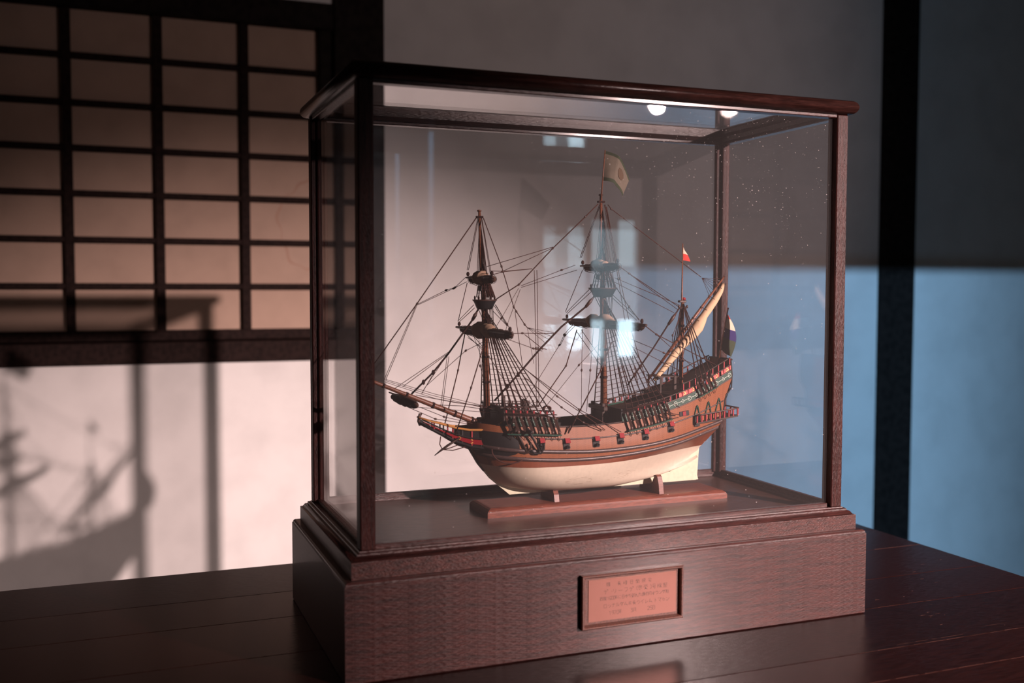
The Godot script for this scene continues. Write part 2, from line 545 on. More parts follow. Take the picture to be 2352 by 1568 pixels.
	mi("added_door", span(Vector3(0.30, FLOOR_Y, za), Vector3(0.83, CEIL_Y, zb)), M.beam, wf)  # dark panels added to bound the tube light left and right
	mi("added_door", span(Vector3(1.37, FLOOR_Y, za), Vector3(1.90, CEIL_Y, zb)), M.beam, wf)
	mi("wall_field", span(Vector3(1.90, FLOOR_Y, za), Vector3(2.30, CEIL_Y, zb)), M.roomwall, wf)
	mi("wall_field", span(Vector3(2.67, FLOOR_Y, za), Vector3(x1, CEIL_Y, zb)), M.roomwall, wf)
	mi("wall_field", span(Vector3(2.30, FLOOR_Y, za), Vector3(2.67, 0.10, zb)), M.roomwall, wf)
	mi("wall_field", span(Vector3(2.30, 1.0, za), Vector3(2.67, CEIL_Y, zb)), M.roomwall, wf)
	mi("lintel", span(Vector3(0.80, 1.414, za + 0.030), Vector3(1.46, 1.430, zb - 0.030)), M.beam, wf)  # added bar, cuts the tube light off above
	var tp := plain(Color(0.10, 0.10, 0.10), 0.05, 0.5)
	tp.transparency = BaseMaterial3D.TRANSPARENCY_ALPHA
	tp.albedo_color.a = 0.82
	mi("added_transom", span(Vector3(0.80, 1.43, 3.985), Vector3(1.46, CEIL_Y, 3.989)), tp, wf)  # added dark pane, dims the tube light over the bar
	var w2 := Node3D.new()
	w2.name = "window_2"
	add_child(w2)
	structure(w2, "small lattice window of lit frosted panes in the partition")
	var cool := Color(0.62, 0.86, 1.0)
	for c in [[2.34, 2.43, 0.45], [2.515, 2.63, 1.0]]:
		for r in [[0.15, 0.368, 13.0], [0.688, 0.957, 2.4]]:
			mi("window_pane", span(Vector3(c[0], r[0], 3.985), Vector3(c[1], r[1], 3.99)), glow(cool, r[2] * c[2]), w2)
	mi("frame", window_frame(), M.beam, w2)
	area("window_light", Vector3(2.48, 0.5, 3.94), Vector3(0, 0, -1), Vector2(0.3, 0.8), cool, 0.12, w2)

func window_frame() -> ArrayMesh:
	var st := begin()
	for b in [[2.30, 2.34, 0.10, 1.0], [2.43, 2.515, 0.10, 1.0], [2.63, 2.67, 0.10, 1.0], [2.30, 2.67, 0.10, 0.15], [2.30, 2.67, 0.368, 0.688], [2.30, 2.67, 0.957, 1.0]]:
		add_box(st, Vector3((b[0] + b[1]) / 2, (b[2] + b[3]) / 2, 3.985), Vector3(b[1] - b[0], b[3] - b[2], 0.05))
	return done(st)

# ---------------------------------------------------------------- the table
func build_table() -> void:
	var t := thing("table", Vector3(-0.2, FLOOR_Y, 0.0), "long dark brown lacquered plank table under the ship case", "table")
	var o := -t.position
	var xr := 1.342
	var zs := [-0.676, -0.485, -0.338, -0.161, -0.016, 0.154, 0.255, 0.42, 0.56]
	var mats := [M.table_b, M.table_a, M.table_c, M.table_a, M.table_b, M.table_a, M.table_c, M.table_b]
	for i in zs.size() - 1:
		mi("plank", span(Vector3(-1.75, -0.045, zs[i] + 0.00015) + o, Vector3(xr, 0.0, zs[i + 1] - 0.00015) + o, 0.0011), mats[i], t)
	# pale worn plank edges and a few scratches; the widest paints a lit edge
	var we := begin()
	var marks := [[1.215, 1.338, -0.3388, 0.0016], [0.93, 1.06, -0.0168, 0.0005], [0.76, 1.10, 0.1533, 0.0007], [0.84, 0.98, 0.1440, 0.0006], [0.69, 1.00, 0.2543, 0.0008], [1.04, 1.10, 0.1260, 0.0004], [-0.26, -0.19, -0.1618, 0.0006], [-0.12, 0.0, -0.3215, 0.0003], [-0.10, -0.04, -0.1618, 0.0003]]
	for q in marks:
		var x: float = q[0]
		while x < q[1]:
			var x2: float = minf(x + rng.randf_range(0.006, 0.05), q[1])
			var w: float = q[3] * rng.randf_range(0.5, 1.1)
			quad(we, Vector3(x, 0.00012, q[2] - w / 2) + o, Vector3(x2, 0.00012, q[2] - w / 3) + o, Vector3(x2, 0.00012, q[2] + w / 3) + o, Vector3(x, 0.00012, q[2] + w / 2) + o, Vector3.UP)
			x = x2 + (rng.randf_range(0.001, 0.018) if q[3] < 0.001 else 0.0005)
	for k in 26:
		var c := Vector3(rng.randf_range(0.93, 1.30), 0.00012, rng.randf_range(-0.25, 0.22))
		if k < 7: c = Vector3(0.985 + 0.006 * k, 0.00012, 0.045 + 0.012 * sin(k * 1.3))
		var l := rng.randf_range(0.001, 0.006)
		var w := rng.randf_range(0.0002, 0.0006)
		quad(we, c + o + Vector3(-l, 0, -w), c + o + Vector3(l, 0, -w * 0.5), c + o + Vector3(l, 0, w * 0.5), c + o + Vector3(-l, 0, w), Vector3.UP)
	mi("wear_glint_marks", done(we), M.wear_glint, t).set_meta("kind", "stuff")
	mi("apron", span(Vector3(-1.68, -0.13, -0.62) + o, Vector3(1.28, -0.046, 0.50) + o, 0.004), M.table_b, t)
	for x in [-1.62, 1.20]:
		for z in [-0.57, 0.44]:
			mi("leg", span(Vector3(x - 0.05, FLOOR_Y, z - 0.05) + o, Vector3(x + 0.05, -0.131, z + 0.05) + o, 0.005), M.table_a, t)

# ---------------------------------------------------------------- the glass case
func build_case() -> void:
	var t := thing("display_case", Vector3(0.45, 0.0, -D / 2), "dark oak and glass display case on the table, enclosing the ship model", "display case")
	var o := -t.position
	var st := begin()
	add_sweep(st, o.x, W + o.x, -D + o.z, o.z, [Vector2(0.002, 0.0), Vector2(0, 0.002), Vector2(0, 0.1385), Vector2(0.0015, 0.1405), Vector2(0.0018, 0.1425), Vector2(0.0042, 0.1448), Vector2(0.02, 0.1450)])
	var pl := mi("plinth", done(st), M.case_x, t)
	st = begin()
	add_sweep(st, o.x, W + o.x, -D + o.z, o.z, [Vector2(0.0132, 0.144), Vector2(0.0125, 0.1455), Vector2(0.0125, 0.1688), Vector2(0.0130, 0.1696)])
	mi("upper_plinth", done(st), M.fleck, t)
	st = begin(true)
	add_sweep(st, o.x, W + o.x, -D + o.z, o.z, [Vector2(0.0130, 0.1696), Vector2(0.0155, 0.1698), Vector2(0.0172, 0.1712), Vector2(0.0185, 0.1738), Vector2(0.0205, 0.1754), Vector2(0.0232, 0.1760)])
	mi("moulding", done(st), M.case_x, t)
	st = begin()
	add_sweep(st, o.x, W + o.x, -D + o.z, o.z, [Vector2(0.0232, 0.1760), Vector2(0.0236, 0.1786), Vector2(0.0255, 0.1796), Vector2(0.0275, 0.1796), Vector2(0.0282, 0.1812), Vector2(0.040, 0.1814), Vector2(0.043, 0.1814), Vector2(0.046, 0.1745)])
	mi("moulding", done(st), M.case_x, t)
	mi("case_floor", span(Vector3(0.03, 0.15, -D + 0.03) + o, Vector3(W - 0.03, FL, -0.03) + o), M.case_floor, t)
	var p := 0.0292
	var pw := 0.0225
	for x in [p, W - p - pw]:
		for z in [-p - pw, -D + p]:
			var po := mi("post", span(Vector3(x, 0.181, z) + o, Vector3(x + pw, 0.848, z + pw) + o, 0.0016), M.case_y, t)
			# rebate strips on the inner faces
			var ix: float = x + pw + 0.003 if x < 0.4 else x - 0.003
			var iz: float = z - 0.003 if z > -0.2 else z + pw + 0.003
			if z < -0.2: mi("rebate_strip", box(Vector3(ix, 0.515, z + pw * 0.5 + (0.004 if z < -0.2 else -0.004)) + o, Vector3(0.006, 0.664, 0.009), 0.001), M.case_y, po)
			mi("rebate_strip", box(Vector3(x + pw * 0.5 + (-0.004 if x > 0.4 else 0.004), 0.515, iz) + o, Vector3(0.009, 0.664, 0.006), 0.001), M.case_y, po)
	var e := p + pw
	for z in [-p - pw, -D + p]:
		mi("top_rail", span(Vector3(e - 0.001, 0.8425, z + 0.002) + o, Vector3(W - e + 0.001, 0.852, z + pw - 0.002) + o, 0.0012), M.case_x, t)
		mi("bottom_rail", span(Vector3(e, 0.1755, z + 0.007) + o, Vector3(W - e, 0.1875, z + pw - 0.007) + o, 0.001), M.case_x, t)
	for x in [p, W - p - pw]:
		mi("top_rail", span(Vector3(x + 0.002, 0.8425, -D + e - 0.001) + o, Vector3(x + pw - 0.002, 0.852, -e + 0.001) + o, 0.0012), M.case_z, t)
		mi("bottom_rail", span(Vector3(x + 0.007, 0.1755, -D + e) + o, Vector3(x + pw - 0.007, 0.1875, -e) + o, 0.001), M.case_z, t)
	# bullnosed frame of the lid
	st = begin(true)
	var prof := []
	for k in 13:
		var a := -PI / 2 + PI * k / 12.0
		prof.append(Vector2(0.0125 * (1.0 - cos(a)), 0.8600 + 0.0120 * sin(a)))
	add_sweep(st, 0.017 + o.x, W - 0.017 + o.x, -D + 0.017 + o.z, -0.017 + o.z, prof)
	var nose := done(st)
	st = begin()
	add_sweep(st, 0.017 + o.x, W - 0.017 + o.x, -D + 0.017 + o.z, -0.017 + o.z, [Vector2(0.0125, 0.8720), Vector2(0.038, 0.8720), Vector2(0.038, 0.8560), Vector2(0.035, 0.8480), Vector2(0.0125, 0.8480)])
	var lid := mi("lid_frame", done(st), M.lid, t)
	mi("bullnose_edge", nose, M.lid, lid)
	# panes
	var pf := mi("glass_pane", span(Vector3(e - 0.004, 0.182, -0.0415) + o, Vector3(W - e + 0.004, 0.846, -0.0385) + o), M.glass, t)
	mi("glass_pane", span(Vector3(e - 0.004, 0.182, -D + 0.0385) + o, Vector3(W - e + 0.004, 0.846, -D + 0.0415) + o), M.glass, t)
	mi("glass_pane", span(Vector3(0.0385, 0.182, -D + e - 0.004) + o, Vector3(0.0415, 0.846, -e + 0.004) + o), M.glass, t)
	mi("glass_pane", span(Vector3(W - 0.0415, 0.182, -D + e - 0.004) + o, Vector3(W - 0.0385, 0.846, -e + 0.004) + o), M.glass, t)
	mi("glass_pane", span(Vector3(0.053, 0.859, -D + 0.053) + o, Vector3(W - 0.053, 0.862, -0.053) + o), M.glass, t)
	dust(pf, o)
	plaque(t, o)

# flakes of dust lying on the front glass
func dust(parent: Node, o: Vector3) -> void:
	var st := begin()
	for k in 8000:
		var x := rng.randf_range(0.06, 0.84)
		var y := rng.randf_range(0.19, 0.84)
		var near := exp(-pow((x - 0.62) / 0.22, 2.0) - pow((y - 0.78) / 0.2, 2.0))
		if rng.randf() > 0.12 + 0.88 * near: continue
		var r := 0.00020 * exp(pow(rng.randf(), 3.0) * 1.6)
		var n := 5
		var a0 := rng.randf() * TAU
		var pts := []
		for i in n:
			var a := a0 + TAU * i / n
			pts.append(Vector3(x + cos(a) * r * rng.randf_range(0.5, 1.2), y + sin(a) * r * rng.randf_range(0.5, 1.2), -0.0382) + o)
		for i in range(1, n - 1):
			tri(st, pts[0], pts[i], pts[i + 1], Vector3(0, 0, 1))
	var d := mi("dust_specks", done(st), M.dust, parent)
	d.set_meta("kind", "stuff")

# ---------------------------------------------------------------- stand
func build_stand() -> void:
	var t := thing("ship_stand", Vector3(0.51, FL, ZC), "reddish varnished wooden base board with two cradles under the ship model", "stand")
	var st := begin()
	var x0 := -0.230
	var x1 := 0.234
	var prof := [[0.0, 0.0], [0.0, 0.0075], [0.0015, 0.0105], [0.0045, 0.0132], [0.0085, 0.0148], [0.012, 0.0152]]
	for i in prof.size() - 1:
		var a: Array = prof[i]
		var b: Array = prof[i + 1]
		var ca := [Vector3(x0 + a[0], a[1], 0.046 - a[0]), Vector3(x1 - a[0], a[1], 0.046 - a[0]), Vector3(x1 - a[0], a[1], -0.046 + a[0]), Vector3(x0 + a[0], a[1], -0.046 + a[0])]
		var cb := [Vector3(x0 + b[0], b[1], 0.046 - b[0]), Vector3(x1 - b[0], b[1], 0.046 - b[0]), Vector3(x1 - b[0], b[1], -0.046 + b[0]), Vector3(x0 + b[0], b[1], -0.046 + b[0])]
		for k in 4:
			quad(st, ca[k], ca[(k + 1) % 4], cb[(k + 1) % 4], cb[k], [Vector3(0, 0.3, 1), Vector3(1, 0.3, 0), Vector3(0, 0.3, -1), Vector3(-1, 0.3, 0)][k])
	quad(st, Vector3(x0 + 0.012, 0.0152, 0.034), Vector3(x1 - 0.012, 0.0152, 0.034), Vector3(x1 - 0.012, 0.0152, -0.034), Vector3(x0 + 0.012, 0.0152, -0.034), Vector3.UP)
	mi("base_board", done(st), M.stand, t)
	for c in [[-0.098, 0.022, 0.028], [0.103, 0.033, 0.034]]:
		var h: float = c[1]
		var w: float = c[2]
		var pts := PackedVector2Array()
		pts.append(Vector2(-w - 0.003, 0.0)); pts.append(Vector2(-w, h * 0.55)); pts.append(Vector2(-w + 0.005, h * 0.92)); pts.append(Vector2(-w + 0.010, h)); pts.append(Vector2(-w + 0.014, h * 0.96))
		pts.append(Vector2(-0.008, 0.0145)); pts.append(Vector2(-0.0035, 0.0128)); pts.append(Vector2(0.0035, 0.0128)); pts.append(Vector2(0.008, 0.0145))
		pts.append(Vector2(w - 0.014, h * 0.96)); pts.append(Vector2(w - 0.010, h)); pts.append(Vector2(w - 0.005, h * 0.92)); pts.append(Vector2(w, h * 0.55)); pts.append(Vector2(w + 0.003, 0.0))
		# polygon x is along -z of the ship, thickness along x
		var tf := Transform3D(Basis(Vector3(0, 0, 1), Vector3(0, 1, 0), Vector3(-1, 0, 0)), Vector3(c[0], 0.0152, 0))
		mi("cradle", extrude(pts, -0.0045, 0.0045, tf), M.stand, t)

# ---------------------------------------------------------------- engraved plate on the plinth
const STROKES := {
	"贈": "0030 0006 3036 0232 0434 0636 0709 3639 4151 8171 5090 5054 9094 5494 7074 5292 5595 5599 9599 5797 5999",
	"長": "2025 2070 2272 2474 0595 3539 3955 7567 5699",
	"崎": "0307 1117 0727 2327 4191 6054 6093 4595 8598 9879 5783 5777 7779 5979",
	"日": "2080 2029 8089 2484 2989",
	"蘭": "0191 3003 6063 1303 1319 4333 4313 5393 9399 5353 3565 5356 5359 3767 5738 5769",
	"協": "1019 0323 4090 5034 9084 4494 5438 4849 6466 8478 7898 7094",
	"会": "5003 5093 3464 1696 4638 3889 6889",
	"デ": "1252 0474 4448 4829 7082 8092",
	"・": "4555 5565",
	"リ": "2125 7176 7649",
	"ー": "0595",
	"フ": "1181 8186 8639",
	"(": "6042 4247 4769",
	")": "3052 5257 5739",
	"慈": "1091 3032 6062 0292 2224 6264 1454 5494 2627 2749 5658 8687",
	"愛": "1090 2141 5181 0393 0304 9394 3444 4566 5636 3678 6629 3799",
	"号": "2070 2024 7074 2474 0595 3537 3777 7779 7959",
	"模": "1019 0333 1307 1336 4292 5053 8083 5484 5487 8487 5686 4898 6746 7699",
	"型": "0151 0353 2025 4045 7074 9095 1595 5459 1797 0999",
	"西": "0090 3035 6065 1318 9398 1393 1898 3517 6575",
	"暦": "0090 0006 0609 2292 3134 7174 2454 5494 3539 7579 3577 3577 3999 3797",
	"1": "4149 2241", "6": "7130 3027 2749 4979 7976 7636", "0": "3070 3027 2739 3969 6987 8770",
	"年": "2012 2080 1383 3336 0696 5059",
	"に": "1019 4181 4747 4788",
	"本": "0292 5059 4206 5296 3767",
	"を": "1171 4014 1464 6444 4747 4778 9454",
	"訪": "0030 0232 0434 0636 0639 3639 0939 5290 7072 6263 6349 6484 8489",
	"れ": "2029 0343 4309 4366 6669 6999",
	"た": "2050 0262 3009 5494 5757 5798",
	"最": "2080 2023 8083 2182 2383 0494 1519 4549 1747 0949 5595 5599 9559",
	"初": "2030 0242 4206 2529 4090 6064 6449 9099 9979",
	"の": "5037 3717 1703 0330 3070 7094 9497 9769",
	"オ": "0393 5059 5906 5339",
	"ラ": "1171 0383 8386 8639",
	"ン": "1232 0849 4993",
	"ダ": "3003 3073 7349 2556 8092 9103",
	"船": "2009 2049 0040 0444 2232 2636 5057 8097 5558 5595 9599 5999",
	"ロ": "1181 1119 8189 1989",
	"ッ": "1324 4354 8386 8649",
	"テ": "2171 0393 4347 4729",
	"ル": "2026 2609 5058 5895",
	"ム": "4017 1787 5599",
	"市": "4052 0292 1518 1575 7578 4249",
	"ウ": "4042 1282 1215 8286 8649",
	"イ": "8005 5459",
	"レ": "2129 2995",
	"ト": "3039 3366",
	"マ": "0191 9156 3679",
	"セ": "0484 3038 3888 8476",
	"9": "7030 3024 2454 5474 7076 7649", "7": "1070 7039", "3": "2070 7044 4474 7477 7749 4929", "2": "2130 3060 6083 8329 2989", "5": "8020 2024 2464 6486 8679 7939",
	"月": "2027 2709 2080 8089 2383 2686",
}

func draw_text(im: Image, text: String, x0: float, y: float, step: float, size: float, ink: Color) -> void:
	var x := x0
	for ch in text:
		if STROKES.has(ch):
			for s in (STROKES[ch] as String).split(" "):
				var a := Vector2(float(s[0]), float(s[1])) / 9.0 * size + Vector2(x, y)
				var b := Vector2(float(s[2]), float(s[3])) / 9.0 * size + Vector2(x, y)
				var n := int(ceil(a.distance_to(b))) + 1
				for i in n + 1:
					var p := a.lerp(b, float(i) / n)
					im.fill_rect(Rect2i(int(p.x) - 1, int(p.y) - 1, 3, 3), ink)
		x += step * (0.55 if ch in "1234567890()・" else 1.0)

func plaque(t: Node, o: Vector3) -> void:
	var fr := begin()
	# raised moulding round the plate
	var x0 := 0.3605
	var x1 := 0.5365
	var y0 := 0.0375
	var y1 := 0.1212
	var pr := [Vector2(0, 0.0), Vector2(0, 0.0075), Vector2(0.0012, 0.0088), Vector2(0.0032, 0.0088), Vector2(0.0045, 0.0075), Vector2(0.0058, 0.0020)]
	for i in pr.size() - 1:
		var a: Vector2 = pr[i]
		var b: Vector2 = pr[i + 1]
		var ca := [Vector3(x0 + a.x, y0 + a.x, a.y), Vector3(x1 - a.x, y0 + a.x, a.y), Vector3(x1 - a.x, y1 - a.x, a.y), Vector3(x0 + a.x, y1 - a.x, a.y)]
		var cb := [Vector3(x0 + b.x, y0 + b.x, b.y), Vector3(x1 - b.x, y0 + b.x, b.y), Vector3(x1 - b.x, y1 - b.x, b.y), Vector3(x0 + b.x, y1 - b.x, b.y)]
		var dv := b - a
		for k in 4:
			var od := [Vector3(0, -1, 0), Vector3(1, 0, 0), Vector3(0, 1, 0), Vector3(-1, 0, 0)][k] as Vector3
			quad(fr, ca[k] + o, ca[(k + 1) % 4] + o, cb[(k + 1) % 4] + o, cb[k] + o, od * dv.y + Vector3(0, 0, 1) * dv.x)
	var f := mi("plaque_frame", done(fr), M.plaque_frame, t)
	mi("plaque_board", span(Vector3(x0 + 0.005, y0 + 0.005, 0.0004) + o, Vector3(x1 - 0.005, y1 - 0.005, 0.0022) + o), M.plaque_frame, f)
	var iw := 1200
	var ih := 512
	var im := Image.create(iw, ih, false, Image.FORMAT_RGB8)
	var base := Color(0.21, 0.085, 0.064).linear_to_srgb()
	im.fill(base)
	var ink := Color(0.040, 0.018, 0.016).linear_to_srgb()
	draw_text(im, "贈", 240, 50, 70, 44, ink)
	draw_text(im, "長崎日蘭協会", 385, 50, 84, 46, ink)
	draw_text(im, "デ・リーフデ(慈愛)号模型", 205, 132, 76, 54, ink)
	draw_text(im, "西暦1600年に日本を訪れた最初のオランダ船", 150, 222, 47, 41, ink)
	draw_text(im, "ロッテルダム市長", 200, 312, 56, 46, ink)
	draw_text(im, "ウイレム", 650, 312, 56, 46, ink)
	draw_text(im, "トマセン", 890, 312, 56, 46, ink)
	draw_text(im, "1970年", 270, 402, 60, 46, ink)
	draw_text(im, "3月", 560, 402, 70, 46, ink)
	draw_text(im, "25日", 790, 402, 66, 46, ink)
	var pm := plain(Color(1, 1, 1), 0.34, 0.5, 0.35)
	pm.albedo_texture = ImageTexture.create_from_image(im)
	pm.texture_repeat = false
	pm.normal_enabled = true
	var st := SurfaceTool.new()
	st.begin(Mesh.PRIMITIVE_TRIANGLES)
	var a := Vector3(0.3735, 0.0475, 0.0032) + o
	var b := Vector3(0.5260, 0.1120, 0.0032) + o
	st.set_normal(Vector3(0, 0, 1))
	for q in [[0, 0], [0, 1], [1, 1], [0, 0], [1, 1], [1, 0]]:
		st.set_uv(Vector2(q[0], 1.0 - q[1]))
		st.add_vertex(Vector3(lerpf(a.x, b.x, q[0]), lerpf(a.y, b.y, q[1]), a.z))
	pm.normal_enabled = false
	var pn := mi("plaque_plate", span(Vector3(0.3735, 0.0475, 0.0020) + o, Vector3(0.5260, 0.1120, 0.00315) + o), M.brass, f)
	tag(pn, "copper plate with engraved Japanese inscription")
	mi("inscription", st.commit(), pm, f)

# ---------------------------------------------------------------- the ship model
# coordinates: x from the middle of the hull (bow at -x), y above the table, z from the centre line (+z to the room)
const T_WL := [[-0.24, 0.2625], [-0.197, 0.2590], [-0.109, 0.2561], [-0.017, 0.2564], [0.078, 0.2606], [0.200, 0.2676], [0.24, 0.2700]]
const T_WALE2 := [[-0.24, 0.2805], [-0.1816, 0.2745], [-0.0885, 0.2670], [0.0037, 0.2680], [0.1239, 0.2803], [0.215, 0.2997], [0.25, 0.308]]
const T_WALE1 := [[-0.24, 0.2950], [-0.1643, 0.2868], [-0.0429, 0.2790], [0.0511, 0.2821], [0.1238, 0.2911], [0.2158, 0.3115], [0.25, 0.3200]]
const T_GUN := [[-0.24, 0.3330], [-0.19, 0.3285], [-0.13, 0.3250], [-0.1076, 0.3231], [-0.0519, 0.3219], [0.0245, 0.3251], [0.06, 0.3300], [0.1045, 0.3386], [0.1735, 0.3588], [0.2459, 0.3905], [0.27, 0.402]]
const T_KEEL := [[-0.24, 0.2800], [-0.2140, 0.2450], [-0.1857, 0.2225], [-0.15, 0.2118], [-0.0885, 0.2070], [0.0, 0.2060], [0.046, 0.2085], [0.12, 0.2185], [0.183, 0.2350], [0.205, 0.2455], [0.215, 0.2560]]
const T_STEM := [[0.195, -0.150], [0.2066, -0.166], [0.2327, -0.1985], [0.2591, -0.2195], [0.2848, -0.2330], [0.310, -0.2390], [0.335, -0.2400]]
const T_STERN := [[0.20, 0.2035], [0.2484, 0.2050], [0.2648, 0.2100], [0.2900, 0.2270], [0.3136, 0.2350], [0.3501, 0.2390], [0.3636, 0.2420], [0.3750, 0.2520], [0.43, 0.2535]]

func sp(x: float, y: float, z: float) -> Vector3:
	return Vector3(x, y - KEEL, z)

# kind of row: v from 0 (keel) to 1 (waterline), 2 lower wale, 3 upper wale, 4 gunwale
func row_y(v: float, x: float) -> float:
	if v <= 1.0: return lerpf(minf(interp(T_KEEL, x), interp(T_WL, x) - 0.002), interp(T_WL, x), v)
	if v <= 2.0: return lerpf(interp(T_WL, x), interp(T_WALE2, x), v - 1.0)
	if v <= 3.0: return lerpf(interp(T_WALE2, x), interp(T_WALE1, x), v - 2.0)
	return lerpf(interp(T_WALE1, x), interp(T_GUN, x), v - 3.0)

func row_ends(v: float) -> Vector2:
	var xs := -0.2
	for i in 12: xs = interp(T_STEM, row_y(v, xs))
	var xe := 0.21
	for i in 12: xe = interp(T_STERN, row_y(v, xe))
	return Vector2(xs, xe)

func half_breadth(v: float, x: float) -> float:
	var e := row_ends(v)
	var u := clampf((x - e.x) / (e.y - e.x), 0.0, 1.0)
	var b: float
	if v <= 1.0: b = 0.003 + 0.0575 * pow(1.0 - pow(1.0 - v, 2.5), 0.42)
	elif v <= 3.0: b = lerpf(0.0605, 0.0630, (v - 1.0) / 2.0)
	else: b = lerpf(0.0630, 0.0585, v - 3.0)
	var a := 0.36 - 0.15 * minf(v, 1.0) - 0.02 * clampf(v - 1.0, 0.0, 3.0)
	var bow := pow(1.0 - pow(1.0 - minf(u / a, 1.0), 2.1), 0.62 if v > 1.0 else lerpf(1.1, 0.62, v))
	var c := interp([[0.0, 0.5], [0.15, 0.08], [0.6, 0.06], [1.0, 0.14], [1.6, 0.34], [2.0, 0.50], [3.0, 0.62], [4.0, 0.72]], v)
	var bl := interp([[0.0, 0.5], [0.5, 0.62], [1.0, 0.52], [2.0, 0.42], [4.0, 0.45]], v)
	var w := sin(PI / 2 * minf((1.0 - u) / bl, 1.0))
	var stern := c + (1.0 - c) * pow(w, lerpf(1.7, 1.0, clampf(v / 2.0, 0.0, 1.0)))
	return maxf(b * bow * stern, 0.0012)

func hull_point(v: float, x: float, side: float, proud := 0.0) -> Vector3:
	return sp(x, row_y(v, x), side * (half_breadth(v, x) + proud))

# point on the side at a given height
func side_z(x: float, y: float) -> float:
	var lo := 0.0
	var hi := 4.0
	for i in 18:
		var m := (lo + hi) * 0.5
		if row_y(m, x) < y: lo = m
		else: hi = m
	return half_breadth(lo, x) - maxf(0.0, y - interp(T_GUN, x)) * 0.16

func hull_rows(vs: Array, side: float) -> Array:
	var rows := []
	for v in vs:
		var e := row_ends(v)
		var r := []
		for i in 61:
			var u := i / 60.0
			u = u * u * (3 - 2 * u) * 0.5 + u * 0.5
			r.append(hull_point(v, lerpf(e.x, e.y, u), side))
		rows.append(r)
	return rows

func hull_mesh(vs: Array) -> ArrayMesh:
	var st := begin(true)
	for s in [1.0, -1.0]:
		add_grid(st, hull_rows(vs, s), s > 0)
	return done(st)

func strip(v: float, x0: float, x1: float, half_h: float, proud: float, side: float, follow := true) -> ArrayMesh:
	# a rounded batten bent round the hull
	var rows := []
	for k in 5:
		rows.append([])
	var n := 48
	for i in n + 1:
		var x := lerpf(x0, x1, float(i) / n)
		var c := hull_point(v, x, side)
		var q := [[-1.0, -0.4], [-0.8, 0.75], [0.0, 1.0], [0.8, 0.75], [1.0, -0.4]]
		for k in 5:
			rows[k].append(c + Vector3(0, q[k][0] * half_h, side * q[k][1] * proud))
	var st := begin(true)
	add_grid(st, rows, side > 0)
	return done(st)

func ribbon(lo: Callable, hi: Callable, x0: float, x1: float, n: int, side: float, proud: float) -> ArrayMesh:
	# a thin painted board standing on the side between two heights
	var st := begin()
	for i in n:
		var xa := lerpf(x0, x1, float(i) / n)
		var xb := lerpf(x0, x1, float(i + 1) / n)
		var p := []
		for x in [xa, xb]:
			for y in [lo.call(x), hi.call(x)]:
				var z: float = side_z(x, y)
				p.append([sp(x, y, side * (z + proud)), sp(x, y, side * (z - 0.001))])
		quad(st, p[0][0], p[2][0], p[3][0], p[1][0], Vector3(0, 0, side))
		quad(st, p[0][1], p[2][1], p[3][1], p[1][1], Vector3(0, 0, -side))
		quad(st, p[1][0], p[3][0], p[3][1], p[1][1], Vector3.UP)
		quad(st, p[0][0], p[2][0], p[2][1], p[0][1], Vector3.DOWN)
	return done(st)

func rail_line(f: Callable, x0: float, x1: float, n: int, side: float, proud: float, r: float) -> ArrayMesh:
	var pts := []
	for i in n + 1:
		var x := lerpf(x0, x1, float(i) / n)
		var y: float = f.call(x)
		pts.append(sp(x, y, side * (side_z(x, y) + proud)))
	return tube(pts, r, 6)

func deck_mesh(x0: float, x1: float, y: Callable, f: float, v := 4.0) -> ArrayMesh:
	var st := begin()
	var n := 14
	for i in n:
		var p := []
		for x in [lerpf(x0, x1, float(i) / n), lerpf(x0, x1, float(i + 1) / n)]:
			var h := half_breadth(v, x) * f
			var yy: float = y.call(x)
			p.append(sp(x, yy, h)); p.append(sp(x, yy, -h))
		quad(st, p[0], p[1], p[3], p[2], Vector3.UP)
	return done(st)

func bulkhead(x: float, y0: float, y1: float, f: float) -> ArrayMesh:
	var h := half_breadth(4.0, x) * f
	return span(sp(x - 0.0012, y0, -h), sp(x + 0.0012, y1, h))

func ellipsoid(r: Vector3, sides := 8) -> ArrayMesh:
	var prof := []
	for k in 6:
		var a := -PI / 2 + PI * k / 5.0
		prof.append(Vector2(cos(a), sin(a)))
	return lathe(prof, Vector3.ZERO, Basis.from_scale(r), sides)

func build_ship() -> void:
	var t := thing("ship_model", Vector3(0.5, KEEL, ZC), "three masted wooden sailing ship model with furled sails inside the glass case", "ship model")
	ship_hull(t)
	ship_upperworks(t)
	ship_bow(t)
	ship_guns(t)
	ship_stern(t)
	ship_masts(t)
	ship_shrouds(t)
	ship_ropes(t)

